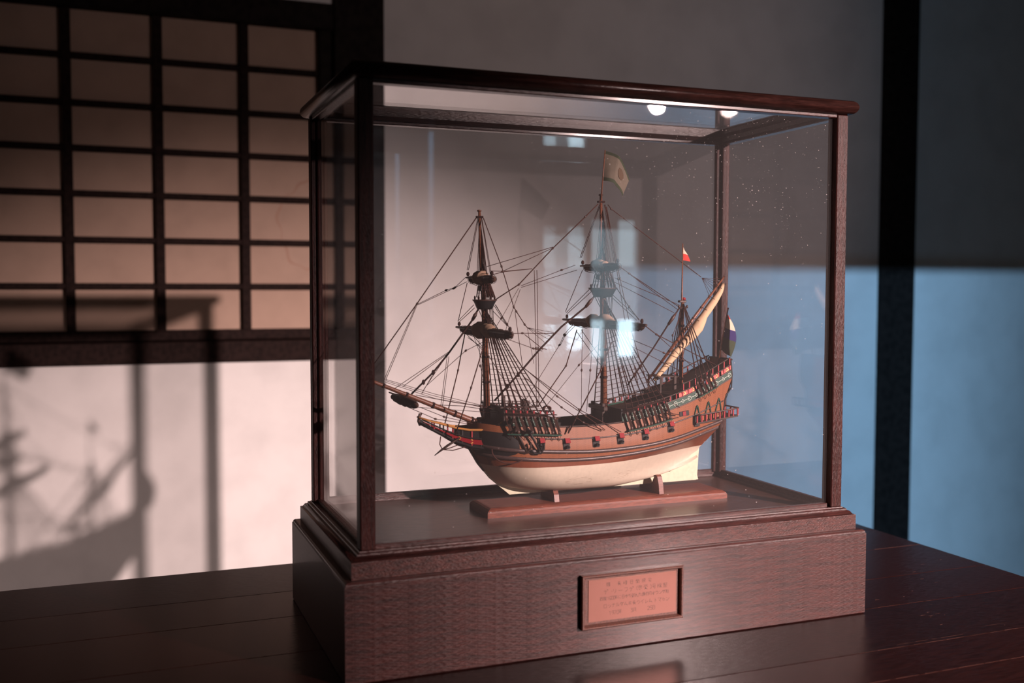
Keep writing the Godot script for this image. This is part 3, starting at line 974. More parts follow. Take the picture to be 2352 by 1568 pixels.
func ship_hull(t: Node) -> void:
	var hull := mi("hull", hull_mesh([1.0, 1.35, 1.7, 2.0, 2.5, 3.0, 3.33, 3.66, 4.0]), M.hull_wood, t)
	var low := mi("waterline_strake", hull_strake(1.0, 1.85), M.hull_low, hull)
	tag(low, "redder strake above the waterline")
	var bottom := mi("hull_bottom", hull_mesh([0.0, 0.03, 0.08, 0.16, 0.28, 0.42, 0.58, 0.78, 1.0]), M.cream, t)
	tag(bottom, "cream painted hull bottom")
	# two greyish smudges on the paint
	var sm := begin()
	for c in [[-0.055, 0.46, 0.026, 0.16], [0.028, 0.47, 0.030, 0.12]]:
		for k in 34:
			var a := rng.randf() * TAU
			var rr := sqrt(rng.randf_range(0.25, 1.0)) if c[0] < 0 else sqrt(rng.randf())
			var x: float = c[0] + cos(a) * rr * c[2]
			var v: float = c[1] + sin(a) * rr * c[3] + (x - c[0]) * 2.2 * (1.0 if c[0] > 0 else 0.5)
			var l := rng.randf_range(0.0015, 0.005)
			var dv := rng.randf_range(0.004, 0.012)
			var p := []
			for q in [[-l, -dv * 0.3], [0.0, -dv], [l, 0.0], [0.0, dv], [-l, dv * 0.4]]:
				p.append(hull_point(v + q[1], x + q[0], 1.0, 0.00025))
			for i in range(1, 4): tri(sm, p[0], p[i], p[i + 1], Vector3(0, 0, 1))
	mi("smudge_marks", done(sm), M.smudge, bottom).set_meta("kind", "stuff")
	for s in [1.0, -1.0]:
		for v in [2.0, 3.0]:
			var e := row_ends(v)
			mi("wale", strip(v, e.x + 0.001, e.y - 0.001, 0.0034, 0.0034, s), M.wale, hull)
		var e3 := row_ends(3.55)
		mi("rubbing_strake", rail_line(func(x): return row_y(3.52, x), -0.14, 0.236, 40, s, 0.0004, 0.0013), M.wale, hull)
	# keel, stem and stern post: one flat piece of timber on the centre line
	var pts := PackedVector2Array()
	for q in [[-0.1644, 0.2027], [0.2049, 0.2035], [0.2030, 0.2120], [0.2048, 0.2146], [0.2081, 0.2484], [0.2100, 0.2600], [0.190, 0.262], [0.150, 0.222], [-0.140, 0.214], [-0.190, 0.2400], [-0.2140, 0.2700], [-0.2220, 0.3000], [-0.2300, 0.3020], [-0.2420, 0.2990], [-0.2374, 0.2848], [-0.2222, 0.2591], [-0.2002, 0.2327]]:
		pts.append(Vector2(q[0], q[1] - KEEL))
	mi("keel", extrude(pts, -0.0026, 0.0026), M.keel, t)
	var ru := PackedVector2Array()
	for q in [[-0.2378, 0.2848], [-0.2226, 0.2591], [-0.2115, 0.2455], [-0.2085, 0.2480], [-0.2195, 0.2610], [-0.2345, 0.2850], [-0.237, 0.300], [-0.243, 0.300]]:
		ru.append(Vector2(q[0], q[1] - KEEL))
	mi("stem_post", extrude(ru, -0.0030, 0.0030), M.dark_wood, t)
	mi("main_deck", deck_mesh(-0.21, 0.235, func(x): return interp(T_GUN, x) - 0.019, 0.97), M.deck, t)
	for s in [1.0, -1.0]:
		mi("capping_rail", rail_line(func(x): return interp(T_GUN, x) + 0.0006, -0.205, 0.03, 30, s, -0.0004, 0.0016), M.dark_wood, hull)
		# painted panels inside the waist; the pale one puts in light on the bulwark
		mi("inner_panel", ribbon(func(x): return interp(T_GUN, x) - 0.014, func(x): return interp(T_GUN, x) - 0.002, -0.098, -0.085, 2, s, -0.0022), M.red, hull)
		mi("inner_panel", ribbon(func(x): return interp(T_GUN, x) - 0.015, func(x): return interp(T_GUN, x) - 0.002, -0.080, 0.02, 6, s, -0.0022), M.black, hull)
		mi("inner_panel", ribbon(func(x): return interp(T_GUN, x) - 0.013, func(x): return interp(T_GUN, x) - 0.002, -0.112, -0.1005, 2, s, -0.0022), M.mint, hull)

func hull_strake(v0: float, v1: float) -> ArrayMesh:
	var st := begin(true)
	for s in [1.0, -1.0]:
		var rows := []
		for v in [v0, (v0 + v1) / 2, v1]:
			var e := row_ends(v)
			var r := []
			for i in 41:
				r.append(hull_point(v, lerpf(e.x + 0.002, e.y - 0.0005, i / 40.0), s, 0.0004))
			rows.append(r)
		add_grid(st, rows, s > 0)
	return done(st)

const T_BAND := [[0.02, 0.0115], [0.0983, 0.0142], [0.1777, 0.0190], [0.2462, 0.0126]]

func band_lo(x: float) -> float: return interp(T_GUN, x) + 0.0006
func band_hi(x: float) -> float: return interp(T_GUN, x) + 0.0145
func rail_hi(x: float) -> float: return band_hi(x) + 0.0095
func poop_hi(x: float) -> float: return band_hi(x) + 0.0215

func ring_mesh(r: float, w: float, sides := 14) -> ArrayMesh:
	var pts := []
	for i in sides + 1:
		var a := TAU * i / sides
		pts.append(Vector3(cos(a) * r, sin(a) * r, 0))
	return tube(pts, w, 4)

func diamond_mesh(r: float, w: float) -> ArrayMesh:
	var st := begin(true)
	var c := [Vector3(r, 0, 0), Vector3(0, r, 0), Vector3(-r, 0, 0), Vector3(0, -r, 0)]
	for i in 4: add_tube(st, [c[i], c[(i + 1) % 4]], w, 4)
	return done(st)

func ship_upperworks(t: Node) -> void:
	var ring := ring_mesh(0.0036, 0.00055)
	var dia := diamond_mesh(0.0034, 0.0005)
	for s in [1.0, -1.0]:
		# aft painted band with its white scroll of rings and lozenges
		var band := mi("green_band", ribbon(band_lo, band_hi, 0.022, 0.2525, 36, s, 0.0012), M.green, t)
		tag(band, "green painted band with white rings and lozenges")
		mi("edge_moulding", rail_line(band_lo, 0.022, 0.2525, 36, s, 0.0012, 0.0011), M.wale, band)
		mi("edge_moulding", rail_line(band_hi, 0.022, 0.2525, 36, s, 0.0008, 0.0010), M.wale, band)
		mi("scroll_line", rail_line(func(x): return (band_lo(x) + band_hi(x)) / 2, 0.028, 0.251, 30, s, 0.0014, 0.0004), M.mint, band)
		for i in 15:
			var x := 0.040 + i * 0.0148
			var y := (band_lo(x) + band_hi(x)) / 2
			mi("ring" if i % 2 == 0 else "lozenge", ring if i % 2 == 0 else dia, M.mint, band, sp(x, y, s * (side_z(x, y) + 0.0019)))
		# handrail on red posts
		var hr := mi("handrail", rail_line(rail_hi, 0.050, 0.2535, 30, s, 0.0004, 0.0013), M.dark_wood, t)
		for i in 16:
			var x := 0.054 + i * 0.0130
			mi("rail_post", box(sp(x, (band_hi(x) + rail_hi(x)) / 2, s * (side_z(x, band_hi(x)) - 0.0002)), Vector3(0.0020, 0.0085, 0.0018)), M.red, hr)
		var pr := mi("handrail", rail_line(poop_hi, 0.145, 0.2535, 22, s, -0.001, 0.0012), M.dark_wood, t)
		for i in 9:
			var x := 0.148 + i * 0.0128
			mi("rail_post", box(sp(x, (rail_hi(x) + poop_hi(x)) / 2, s * (side_z(x, rail_hi(x)) - 0.0004)), Vector3(0.0022, 0.012, 0.0020)), M.red, pr)
		# coral panels with yellow chevrons
		for c in [[0.138, 0.176], [0.199, 0.226], [0.231, 0.2525]]:
			var pa := mi("chevron_panel", ribbon(func(x): return band_hi(x) + 0.0012, func(x): return rail_hi(x) - 0.0008, c[0], c[1], 6, s, 0.0004), M.coral, t)
			tag(pa, "coral panel with yellow chevrons")
			var n := 2 if c[1] - c[0] > 0.024 else 1
			for k in n:
				var xc: float = lerpf(c[0], c[1], (k + 0.55) / n)
				mi("chevron", chevron(xc, s, 0.0042, 0.0026, band_hi(xc) + 0.0015, rail_hi(xc) - 0.001), M.yellow, pa)
		# forecastle side
		var fb := mi("green_band", ribbon(func(x): return interp(T_GUN, x) + 0.0008, func(x): return interp(T_GUN, x) + 0.0150, -0.192, -0.106, 14, s, 0.0012), M.green, t)
		tag(fb, "green painted forecastle band with white rings")
		for i in 6:
			var x := -0.178 + i * 0.0142
			var y := interp(T_GUN, x) + 0.0078
			mi("ring" if i % 2 == 0 else "lozenge", ring if i % 2 == 0 else dia, M.mint, fb, sp(x, y, s * (side_z(x, y) + 0.0019)))
		mi("scroll_line", rail_line(func(x): return interp(T_GUN, x) + 0.0078, -0.190, -0.109, 12, s, 0.0014, 0.0004), M.mint, fb)
		mi("edge_moulding", rail_line(func(x): return interp(T_GUN, x) + 0.0154, -0.193, -0.105, 14, s, 0.0008, 0.0011), M.wale, fb)
		var fr := mi("handrail", rail_line(func(x): return interp(T_GUN, x) + 0.0265, -0.192, -0.105, 12, s, -0.001, 0.0014), M.dark_wood, t)
		for i in 8:
			var x := -0.190 + i * 0.0120
			mi("rail_post", box(sp(x, interp(T_GUN, x) + 0.0208, s * (side_z(x, interp(T_GUN, x) + 0.015) - 0.0004)), Vector3(0.0026, 0.0105, 0.0022)), M.red, fr)
	# decks and bulkheads
	mi("forecastle_deck", deck_mesh(-0.193, -0.105, func(x): return interp(T_GUN, x) + 0.014, 0.97), M.deck, t)
	var fbk := mi("bulkhead", bulkhead(-0.193, 0.290, 0.357, 0.98), M.dark_wood, t)
	mi("bulkhead_beam", box(sp(-0.195, 0.3575, 0), Vector3(0.006, 0.0035, 0.094)), M.dark_wood, fbk)
	mi("bulkhead", bulkhead(-0.105, 0.300, 0.3385, 0.97), M.dark_wood, t)
	mi("quarter_deck", deck_mesh(0.022, 0.125, func(x): return band_hi(x) - 0.003, 0.95), M.deck, t)
	mi("bulkhead", bulkhead(0.022, 0.300, 0.3475, 0.97), M.black, t)
	mi("poop_deck", deck_mesh(0.122, 0.252, func(x): return rail_hi(x) - 0.001, 0.92), M.deck, t)
	mi("bulkhead", bulkhead(0.122, 0.345, 0.3685, 0.95), M.black, t)
	# waist fittings: knights, pin rails, hatch, capstan
	for q in [[-0.175, 0.372, 0.0], [-0.150, 0.368, 0.030], [-0.125, 0.360, -0.020], [0.010, 0.340, 0.020], [0.010, 0.340, -0.020], [0.150, 0.398, 0.015]]:
		mi("knight_head", box(sp(q[0], q[1] - 0.012, q[2]), Vector3(0.006, 0.026, 0.006), 0.001), M.dark_wood, t)
	for q in [[-0.155, 0.3565, 0.036, 0.06], [0.070, 0.366, 0.0, 0.05], [0.030, 0.358, 0.0, 0.006]]:
		mi("pin_rail", box(sp(q[0], q[1], q[2]), Vector3(q[3], 0.003, 0.004), 0.0006), M.dark_wood, t)
	mi("main_bitts", main_bitts(), M.dark_wood, t)
	for i in 8:
		mi("belaying_pin", lathe([Vector2(0, -0.005), Vector2(0.0007, -0.005), Vector2(0.0009, 0.001), Vector2(0.0013, 0.003), Vector2(0.0006, 0.0055), Vector2(0, 0.0056)], Vector3.ZERO, Basis(), 6), M.spar_dark, t, sp(-0.180 + i * 0.0075, 0.362, 0.036))
	mi("hatch", box(sp(-0.045, 0.3065, 0), Vector3(0.035, 0.008, 0.04), 0.001), M.dark_wood, t)
	mi("rope_coil", coil_mesh(), M.rope, t, sp(-0.115, 0.352, 0.048))
	# helmsman's shelter frame over the poop break
	var sh := begin()
	for q in [[0.122, 0.014], [0.122, -0.03], [0.150, 0.014], [0.150, -0.03]]:
		add_box(sh, sp(q[0], 0.382, q[1]), Vector3(0.0022, 0.030, 0.0022))
	add_box(sh, sp(0.136, 0.397, -0.008), Vector3(0.036, 0.0018, 0.050))
	mi("shelter", done(sh), M.dark_wood, t)

func main_bitts() -> ArrayMesh:
	var st := begin()
	for z in [-0.02, 0.02]:
		add_box(st, sp(0.004, 0.332, z), Vector3(0.006, 0.046, 0.006), 0.0008)
	add_box(st, sp(0.004, 0.346, 0), Vector3(0.008, 0.007, 0.062), 0.0008)
	add_box(st, sp(0.018, 0.330, 0), Vector3(0.026, 0.030, 0.036), 0.001)
	return done(st)

func coil_mesh() -> ArrayMesh:
	var st := begin(true)
	for j in 4:
		var pts := []
		var r := 0.0075 - 0.0007 * j
		for i in 13:
			var a := TAU * i / 12.0 + j
			pts.append(Vector3(cos(a) * r, sin(a) * r * 0.75 + j * 0.0006, sin(a * 2 + j) * 0.0022))
		add_tube(st, pts, 0.0013, 5)
	return done(st)

func chevron(xc: float, s: float, wdt: float, th: float, y0: float, y1: float) -> ArrayMesh:
	var st := begin()
	var ym := (y0 + y1) / 2
	var z := s * (side_z(xc, ym) + 0.0011)
	for h in [[y0, ym], [ym, y1]]:
		var a: float = 0.0 if h[0] == y0 else wdt
		var b: float = wdt if h[0] == y0 else 0.0
		quad(st, sp(xc + a - wdt / 2, h[0], z), sp(xc + a + th - wdt / 2, h[0], z), sp(xc + b + th - wdt / 2, h[1], z), sp(xc + b - wdt / 2, h[1], z), Vector3(0, 0, s))
	return done(st)

func ship_bow(t: Node) -> void:
	# beakhead: knee on the centre line, curved rails, painted boards on both sides
	var kn := PackedVector2Array()
	for q in [[-0.3243, 0.3306], [-0.300, 0.3175], [-0.2868, 0.3100], [-0.2588, 0.2926], [-0.2370, 0.2840], [-0.2320, 0.300], [-0.2439, 0.3090], [-0.2867, 0.3190], [-0.3050, 0.3270], [-0.3220, 0.3390]]:
		kn.append(Vector2(q[0], q[1] - KEEL))
	var beak := mi("beakhead", extrude(kn, -0.0028, 0.0028), M.black, t)
	var zf := func(x: float) -> float: return 0.0032 + 0.042 * pow(clampf((x + 0.324) / 0.135, 0.0, 1.0), 1.5)
	for s in [1.0, -1.0]:
		var up := [[-0.3260, 0.3428], [-0.305, 0.3355], [-0.2867, 0.3305], [-0.265, 0.3238], [-0.2439, 0.3205], [-0.225, 0.3205], [-0.2108, 0.3235], [-0.1965, 0.3300], [-0.1900, 0.3375]]
		var gp := []
		for q in up: gp.append(sp(q[0], q[1], s * (zf.call(q[0]) + 0.0012)))
		mi("gilt_rail", tube(gp, [0.0015, 0.0016, 0.0017, 0.0018, 0.0020, 0.0021, 0.0022, 0.0022, 0.0020], 7), M.gold, beak)
		var lo := [[-0.3235, 0.3335], [-0.300, 0.3205], [-0.2868, 0.3135], [-0.262, 0.300], [-0.240, 0.2925], [-0.215, 0.2895], [-0.195, 0.2890]]
		var lp := []
		for q in lo: lp.append(sp(q[0], q[1], s * (zf.call(q[0]) + 0.0005)))
		mi("lower_rail", tube(lp, [0.0015, 0.0019, 0.002, 0.0023, 0.0024, 0.0024, 0.0024], 7), M.black, beak)
		var mp := []
		var band_rows := [[], []]
		for i in 13:
			var x := lerpf(-0.318, -0.193, i / 12.0)
			var yl := interp([[-0.3235, 0.3335], [-0.300, 0.3205], [-0.2868, 0.3135], [-0.262, 0.300], [-0.240, 0.2925], [-0.195, 0.2890]], x) + 0.0045
			var hh := interp([[-0.318, 0.0012], [-0.28, 0.003], [-0.25, 0.0070], [-0.19, 0.0095]], x)
			band_rows[0].append(sp(x, yl, s * (zf.call(x) + 0.0012)))
			band_rows[1].append(sp(x, yl + hh, s * (zf.call(x) + 0.0012)))
			mp.append(sp(x, yl + hh + 0.002, s * (zf.call(x) + 0.0008)))
		var st := begin()
		add_grid(st, band_rows, s > 0)
		var rb := mi("red_board", done(st), M.red, beak)
		mi("middle_rail", tube(mp, 0.0014, 6), M.black, beak)
		tag(rb, "red painted beakhead board")
		for x in [-0.262, -0.2425, -0.2235]:
			var i0: float = (x + 0.318) / 0.125 * 12.0
			var ya: float = lerpf(band_rows[0][int(i0)].y, band_rows[0][int(i0) + 1].y, fmod(i0, 1.0)) + KEEL
			var yb: float = lerpf(band_rows[1][int(i0)].y, band_rows[1][int(i0) + 1].y, fmod(i0, 1.0)) + KEEL
			var z: float = s * (zf.call(x) + 0.0021)
			var cs := begin()
			var ym := (ya + yb) / 2
			for h in [[ya, ym, 0.0, 0.003], [ym, yb, 0.003, 0.0]]:
				quad(cs, sp(x + h[2], h[0], z), sp(x + h[2] + 0.0026, h[0], z + s * 0.0008), sp(x + h[3] + 0.0026, h[1], z + s * 0.0008), sp(x + h[3], h[1], z), Vector3(0, 0, s))
			mi("chevron", done(cs), M.gold, beak)
		# rail timbers
		for x in [-0.300, -0.285, -0.270, -0.255, -0.240, -0.225]:
			var yl := interp([[-0.3235, 0.3335], [-0.300, 0.3205], [-0.2868, 0.3135], [-0.262, 0.300], [-0.240, 0.2925], [-0.195, 0.2890]], x)
			var yu := interp(up, x)
			mi("timber", box(sp(x, (yl + yu) / 2, s * zf.call(x)), Vector3(0.0024, yu - yl, 0.0018)), M.black if int(x * 1000) % 2 else M.red, beak)
		# dark cheek between beakhead and hull
		var cheek := [[], []]
		for i in 9:
			var x := lerpf(-0.262, -0.185, i / 8.0)
			cheek[0].append(sp(x, interp([[-0.27, 0.299], [-0.24, 0.2885], [-0.185, 0.286]], x), s * (zf.call(x) - 0.0006)))
			cheek[1].append(sp(x, interp([[-0.27, 0.320], [-0.24, 0.3195], [-0.185, 0.322]], x), s * (zf.call(x) - 0.0006)))
		st = begin()
		add_grid(st, cheek, s > 0)
		mi("cheek", done(st), M.black, beak)
	mi("figurehead", figurehead(), M.spar_dark, t)
	mi("head_grating", box(sp(-0.232, 0.312, 0), Vector3(0.06, 0.002, 0.034)), M.dark_wood, t)
	# anchors lashed to the bow
	var an := anchor_mesh()
	var a1 := mi("anchor", an, M.dark_wood, t, sp(-0.168, 0.304, 0.0640))
	a1.rotation = Vector3(0.1, -0.35, 0.45)
	var a2 := mi("anchor", an, M.black, t, sp(-0.146, 0.302, 0.0700))
	a2.rotation = Vector3(0.1, -0.1, 0.5)
	var a3 := mi("anchor", an, M.dark_wood, t, sp(-0.165, 0.303, -0.0640))
	a3.rotation = Vector3(0.0, 0.3, 0.5)
	mi("anchor_stock", tube([sp(-0.3025, 0.2800, 0.016), sp(-0.2915, 0.2885, 0.018), sp(-0.2800, 0.2965, 0.020), sp(-0.2600, 0.3080, 0.022)], [0.0006, 0.0018, 0.0022, 0.0014], 7), M.dark_wood, t)
	mi("cathead", box(sp(-0.178, 0.3385, 0.058), Vector3(0.006, 0.006, 0.034), 0.0008, Basis(Vector3.UP, -0.4)), M.dark_wood, t)
	mi("cathead", box(sp(-0.178, 0.3385, -0.058), Vector3(0.006, 0.006, 0.034), 0.0008, Basis(Vector3.UP, 0.4)), M.dark_wood, t)
	# anchor cable hanging in a bight
	var cb := []
	for i in 15:
		var a := lerpf(-0.2, PI + 0.1, i / 14.0)
		cb.append(sp(-0.186 - cos(a) * 0.030 + 0.002, 0.286 - sin(a) * 0.019, 0.0 + 0.050 + sin(a * 0.8) * 0.012))
	mi("anchor_cable", tube(cb, 0.0011, 6), M.rope, t)
	# hawse patch: black sheet that puts shade over the bow cheek
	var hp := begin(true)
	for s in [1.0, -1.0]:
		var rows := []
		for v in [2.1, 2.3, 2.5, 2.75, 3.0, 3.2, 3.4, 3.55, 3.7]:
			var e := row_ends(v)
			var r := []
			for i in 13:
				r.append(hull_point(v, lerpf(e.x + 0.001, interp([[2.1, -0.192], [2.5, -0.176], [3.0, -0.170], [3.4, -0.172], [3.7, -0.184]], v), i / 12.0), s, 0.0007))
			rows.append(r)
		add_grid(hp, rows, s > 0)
	mi("bow_shade_patch", done(hp), M.black, t)

func figurehead() -> ArrayMesh:
	var st := begin(true)
	add_tube(st, [sp(-0.3225, 0.3285, 0), sp(-0.3245, 0.3360, 0), sp(-0.3238, 0.3420, 0), sp(-0.3225, 0.3470, 0), sp(-0.3190, 0.3480, 0)], [0.0018, 0.0030, 0.0026, 0.0030, 0.0012], 8)
	return done(st)

func anchor_mesh() -> ArrayMesh:
	var st := begin(true)
	add_tube(st, [Vector3(0, 0.026, 0), Vector3(0, -0.022, 0)], [0.0017, 0.0022], 7)
	add_tube(st, [Vector3(-0.014, -0.010, 0), Vector3(-0.009, -0.018, 0), Vector3(0, -0.0225, 0), Vector3(0.009, -0.018, 0), Vector3(0.014, -0.010, 0)], [0.0008, 0.0018, 0.0024, 0.0018, 0.0008], 7)
	add_tube(st, [Vector3(0, 0.022, -0.014), Vector3(0, 0.022, 0.014)], 0.0022, 6)
	for s in [-1.0, 1.0]:
		add_tube(st, [Vector3(s * 0.014, -0.010, 0), Vector3(s * 0.0095, -0.0125, 0)], [0.0005, 0.0030], 4)
	return done(st)

func ship_guns(t: Node) -> void:
	var ports := [[-0.1314, 0.2967], [-0.0851, 0.2942], [-0.0297, 0.2950], [0.0169, 0.2978], [0.0653, 0.3021], [0.1180, 0.3125]]
	var barrel := begin(true)
	var bs := Basis(Vector3.RIGHT, PI / 2)
	add_lathe(barrel, [Vector2(0.0, -0.006), Vector2(0.0024, -0.006), Vector2(0.0022, 0.002), Vector2(0.0030, 0.0032), Vector2(0.0030, 0.0045), Vector2(0.0017, 0.0048), Vector2(0.0015, 0.001), Vector2(0, 0.001)], Vector3.ZERO, bs, 12)
	var bm := done(barrel)
	var lid := box(Vector3(0, 0, 0), Vector3(0.0092, 0.0088, 0.0018), 0.0003)
	var frame := box(Vector3.ZERO, Vector3(0.0122, 0.0180, 0.0022), 0.0003)
	for s in [1.0, -1.0]:
		for q in ports:
			var z: float = s * side_z(q[0], q[1])
			var g := mi("gun_port", frame, M.black, t, sp(q[0], q[1] - 0.0005, z + s * 0.0006))
			var l := mi("port_lid", lid, M.red, g, Vector3(0.0010, 0.0062, s * 0.0036))
			l.rotation.x = -s * 0.50
			mi("cannon", bm, M.black_iron, g, Vector3(0.0012, -0.0042, s * 0.0030))
		# small shuttered window on the quarter
		var xw := 0.147
		var yw := 0.3345
		var wn := mi("quarter_window", box(Vector3.ZERO, Vector3(0.0195, 0.0088, 0.002), 0.0003, Basis(Vector3.BACK, 0.12)), M.black, t, sp(xw, yw, s * (side_z(xw, yw) + 0.0004)))
		mi("shutter", box(Vector3.ZERO, Vector3(0.0066, 0.0080, 0.002), 0.0003, Basis(Vector3.BACK, 0.12)), M.red, wn, Vector3(-0.0002, 0, s * 0.0009))

func ship_stern(t: Node) -> void:
	# transom: the closed end of the hull
	var st := begin()
	var vs := [1.0, 1.4, 1.8, 2.2, 2.6, 3.0, 3.4, 3.7, 4.0]
	for i in vs.size() - 1:
		var a := row_ends(vs[i])
		var b := row_ends(vs[i + 1])
		quad(st, hull_point(vs[i], a.y, 1), hull_point(vs[i], a.y, -1), hull_point(vs[i + 1], b.y, -1), hull_point(vs[i + 1], b.y, 1), Vector3(1, 0, 0))
	var xe := row_ends(4.0).y
	var h := half_breadth(4.0, xe)
	quad(st, sp(xe, row_y(4.0, xe), h), sp(xe, row_y(4.0, xe), -h), sp(xe + 0.002, 0.426, -h * 0.86), sp(xe + 0.002, 0.426, h * 0.86), Vector3(1, 0, 0))
	mi("transom", done(st), M.hull_wood, t)
	mi("taffrail", tube([sp(xe + 0.002, 0.4265, -h * 0.9), sp(xe + 0.002, 0.4275, 0), sp(xe + 0.002, 0.4265, h * 0.9)], 0.0018, 6), M.dark_wood, t)
	for s in [1.0, -1.0]:
		var ep := []
		for y in [0.4255, 0.400, 0.3760, 0.3690, 0.3636, 0.356, 0.3490, 0.338, 0.3250]:
			var x := interp(T_STERN, y)
			ep.append(sp(x + 0.0004, y, s * (side_z(x - 0.001, minf(y, interp(T_GUN, x))) - maxf(0.0, y - interp(T_GUN, x)) * 0.16)))
		mi("quarter_edge", tube(ep, 0.0015, 6), M.black, t)
		# balcony gallery round the quarter
		var yb := func(x: float) -> float: return 0.3170 + (x - 0.167) * 0.118
		var zin := func(x: float) -> float: return side_z(minf(x, 0.234), 0.318) if x < 0.236 else 0.030
		var gl := begin()
		var n := 9
		for i in n:
			var xa := lerpf(0.170, 0.2570, float(i) / n)
			var xb := lerpf(0.170, 0.2570, float(i + 1) / n)
			var za: float = zin.call(xa) - 0.002
			var zo := 0.0580
			var zo2 := 0.0580
			var zb: float = zin.call(xb) - 0.002
			for e in [0.0, -0.0030]:
				quad(gl, sp(xa, yb.call(xa) + e, s * za), sp(xb, yb.call(xb) + e, s * zb), sp(xb, yb.call(xb) + e, s * zo2), sp(xa, yb.call(xa) + e, s * zo), Vector3.UP if e == 0.0 else Vector3.DOWN)
			quad(gl, sp(xa, yb.call(xa), s * zo), sp(xb, yb.call(xb), s * zo2), sp(xb, yb.call(xb) - 0.003, s * zo2), sp(xa, yb.call(xa) - 0.003, s * zo), Vector3(0, 0, s))
		quad(gl, sp(0.257, yb.call(0.257), s * 0.0), sp(0.257, yb.call(0.257), s * 0.058), sp(0.257, yb.call(0.257) - 0.003, s * 0.058), sp(0.257, yb.call(0.257) - 0.003, 0.0), Vector3(1, 0, 0))
		quad(gl, sp(0.234, yb.call(0.234), 0), sp(0.257, yb.call(0.257), 0), sp(0.257, yb.call(0.257), s * 0.058), sp(0.234, yb.call(0.234), s * 0.058), Vector3.UP)
		var ga := mi("gallery", done(gl), M.dark_wood, t)
		var rp := []
		for i in 8:
			var x := lerpf(0.170, 0.2575, i / 7.0)
			rp.append(sp(x, yb.call(x) + 0.0128, s * 0.0582))
		rp.append(sp(0.2575, yb.call(0.2575) + 0.0128, 0.0))
		mi("gallery_rail", tube(rp, 0.0015, 6), M.spar_dark, ga)
		for i in 10:
			var x := lerpf(0.1715, 0.2560, i / 9.0)
			mi("baluster", box(sp(x, yb.call(x) + 0.0060, s * 0.0578), Vector3(0.0026, 0.0122, 0.0024)), M.red, ga)
		for z in [0.015, 0.035]:
			mi("baluster", box(sp(0.2565, yb.call(0.2565) + 0.0060, s * z), Vector3(0.0024, 0.0122, 0.0026)), M.red, ga)
		mi("gallery_console", box(sp(0.1750, 0.3200, s * (side_z(0.175, 0.32) + 0.0015)), Vector3(0.0110, 0.0200, 0.003), 0.0005), M.black, ga)
		# pointed arches
		for c in [[0.1755, 0.3260, 0.0210, 0.0060], [0.2010, 0.3300, 0.0225, 0.0065], [0.2250, 0.3330, 0.0245, 0.0068]]:
			var ap := []
			for k in 13:
				var u := k / 6.0 - 1.0
				var yy: float = c[1] + c[2] * (1.0 - pow(absf(u), 1.4)) if absf(u) < 1.0 else c[1]
				var xx: float = c[0] + c[3] * u
				ap.append(sp(xx, yy, s * (side_z(minf(xx, 0.232), yy) + 0.0008)))
			ap.push_front(sp(c[0] - c[3], c[1] - 0.010, s * (side_z(c[0] - c[3], c[1] - 0.01) + 0.0008)))
			ap.append(sp(c[0] + c[3], c[1] - 0.010, s * (side_z(minf(c[0] + c[3], 0.232), c[1] - 0.01) + 0.0008)))
			mi("pointed_arch", tube(ap, 0.0014, 6), M.green, ga)
	# rudder behind the stern post
	var ru := PackedVector2Array()
	for q in [[0.2065, 0.2040], [0.2085, 0.2480], [0.2110, 0.2620], [0.2150, 0.2700], [0.2125, 0.2480], [0.2105, 0.2120], [0.2125, 0.2040]]:
		ru.append(Vector2(q[0] - 0.003, q[1] - KEEL))
	mi("rudder", extrude(ru, -0.0022, 0.0022), M.keel, t)

# ---------------------------------------------------------------- masts, yards, sails, flags
func mast(t: Node, called: String, pts: Array, rad: Array, m: Material) -> MeshInstance3D:
	var p := []
	for q in pts: p.append(sp(q[0], q[1], 0))
	var o := mi(called, tube(p, rad, 12), m, t)
	for k in 5:
		var y := lerpf(pts[0][1] + 0.02, pts[1][1], k / 4.0)
		var x: float = lerpf(pts[0][0], pts[1][0], (y - pts[0][1]) / (pts[1][1] - pts[0][1]))
		mi("mast_band", lathe([Vector2(rad[0], -0.002), Vector2(rad[0] + 0.0009, -0.002), Vector2(rad[0] + 0.0009, 0.002), Vector2(rad[0], 0.002)], Vector3.ZERO, Basis(), 12), M.rope_dark, o, sp(x, y, 0))
	return o

func top(t: Node, x: float, y: float, r: float) -> MeshInstance3D:
	# a round fighting top, a tub on brackets
	var o := mi("mast_top", lathe([Vector2(0.002, -0.0085), Vector2(r * 0.62, -0.0080), Vector2(r * 0.70, -0.0060), Vector2(r * 0.84, 0.001), Vector2(r * 0.98, 0.0062), Vector2(r, 0.0075), Vector2(r * 0.95, 0.0075), Vector2(r * 0.80, 0.0), Vector2(r * 0.66, -0.0060), Vector2(0.002, -0.0062)], Vector3.ZERO, Basis(), 22), M.black, t, sp(x, y, 0))
	mi("rim", lathe([Vector2(r * 0.97, 0.006), Vector2(r * 1.05, 0.0068), Vector2(r * 1.05, 0.0085), Vector2(r * 0.95, 0.0085)], Vector3.ZERO, Basis(), 22), M.spar_dark, o)
	for k in 10:
		var a := TAU * k / 10.0
		mi("deadeye", ellipsoid(Vector3(0.0016, 0.0034, 0.0016), 6), M.rope_dark, o, Vector3(cos(a) * r * 0.88, 0.0115, sin(a) * r * 0.88))
	# mast cap
	mi("mast_cap", box(Vector3(-0.002, 0.027, 0), Vector3(0.017, 0.009, 0.011), 0.0012), M.black, o)
	return o

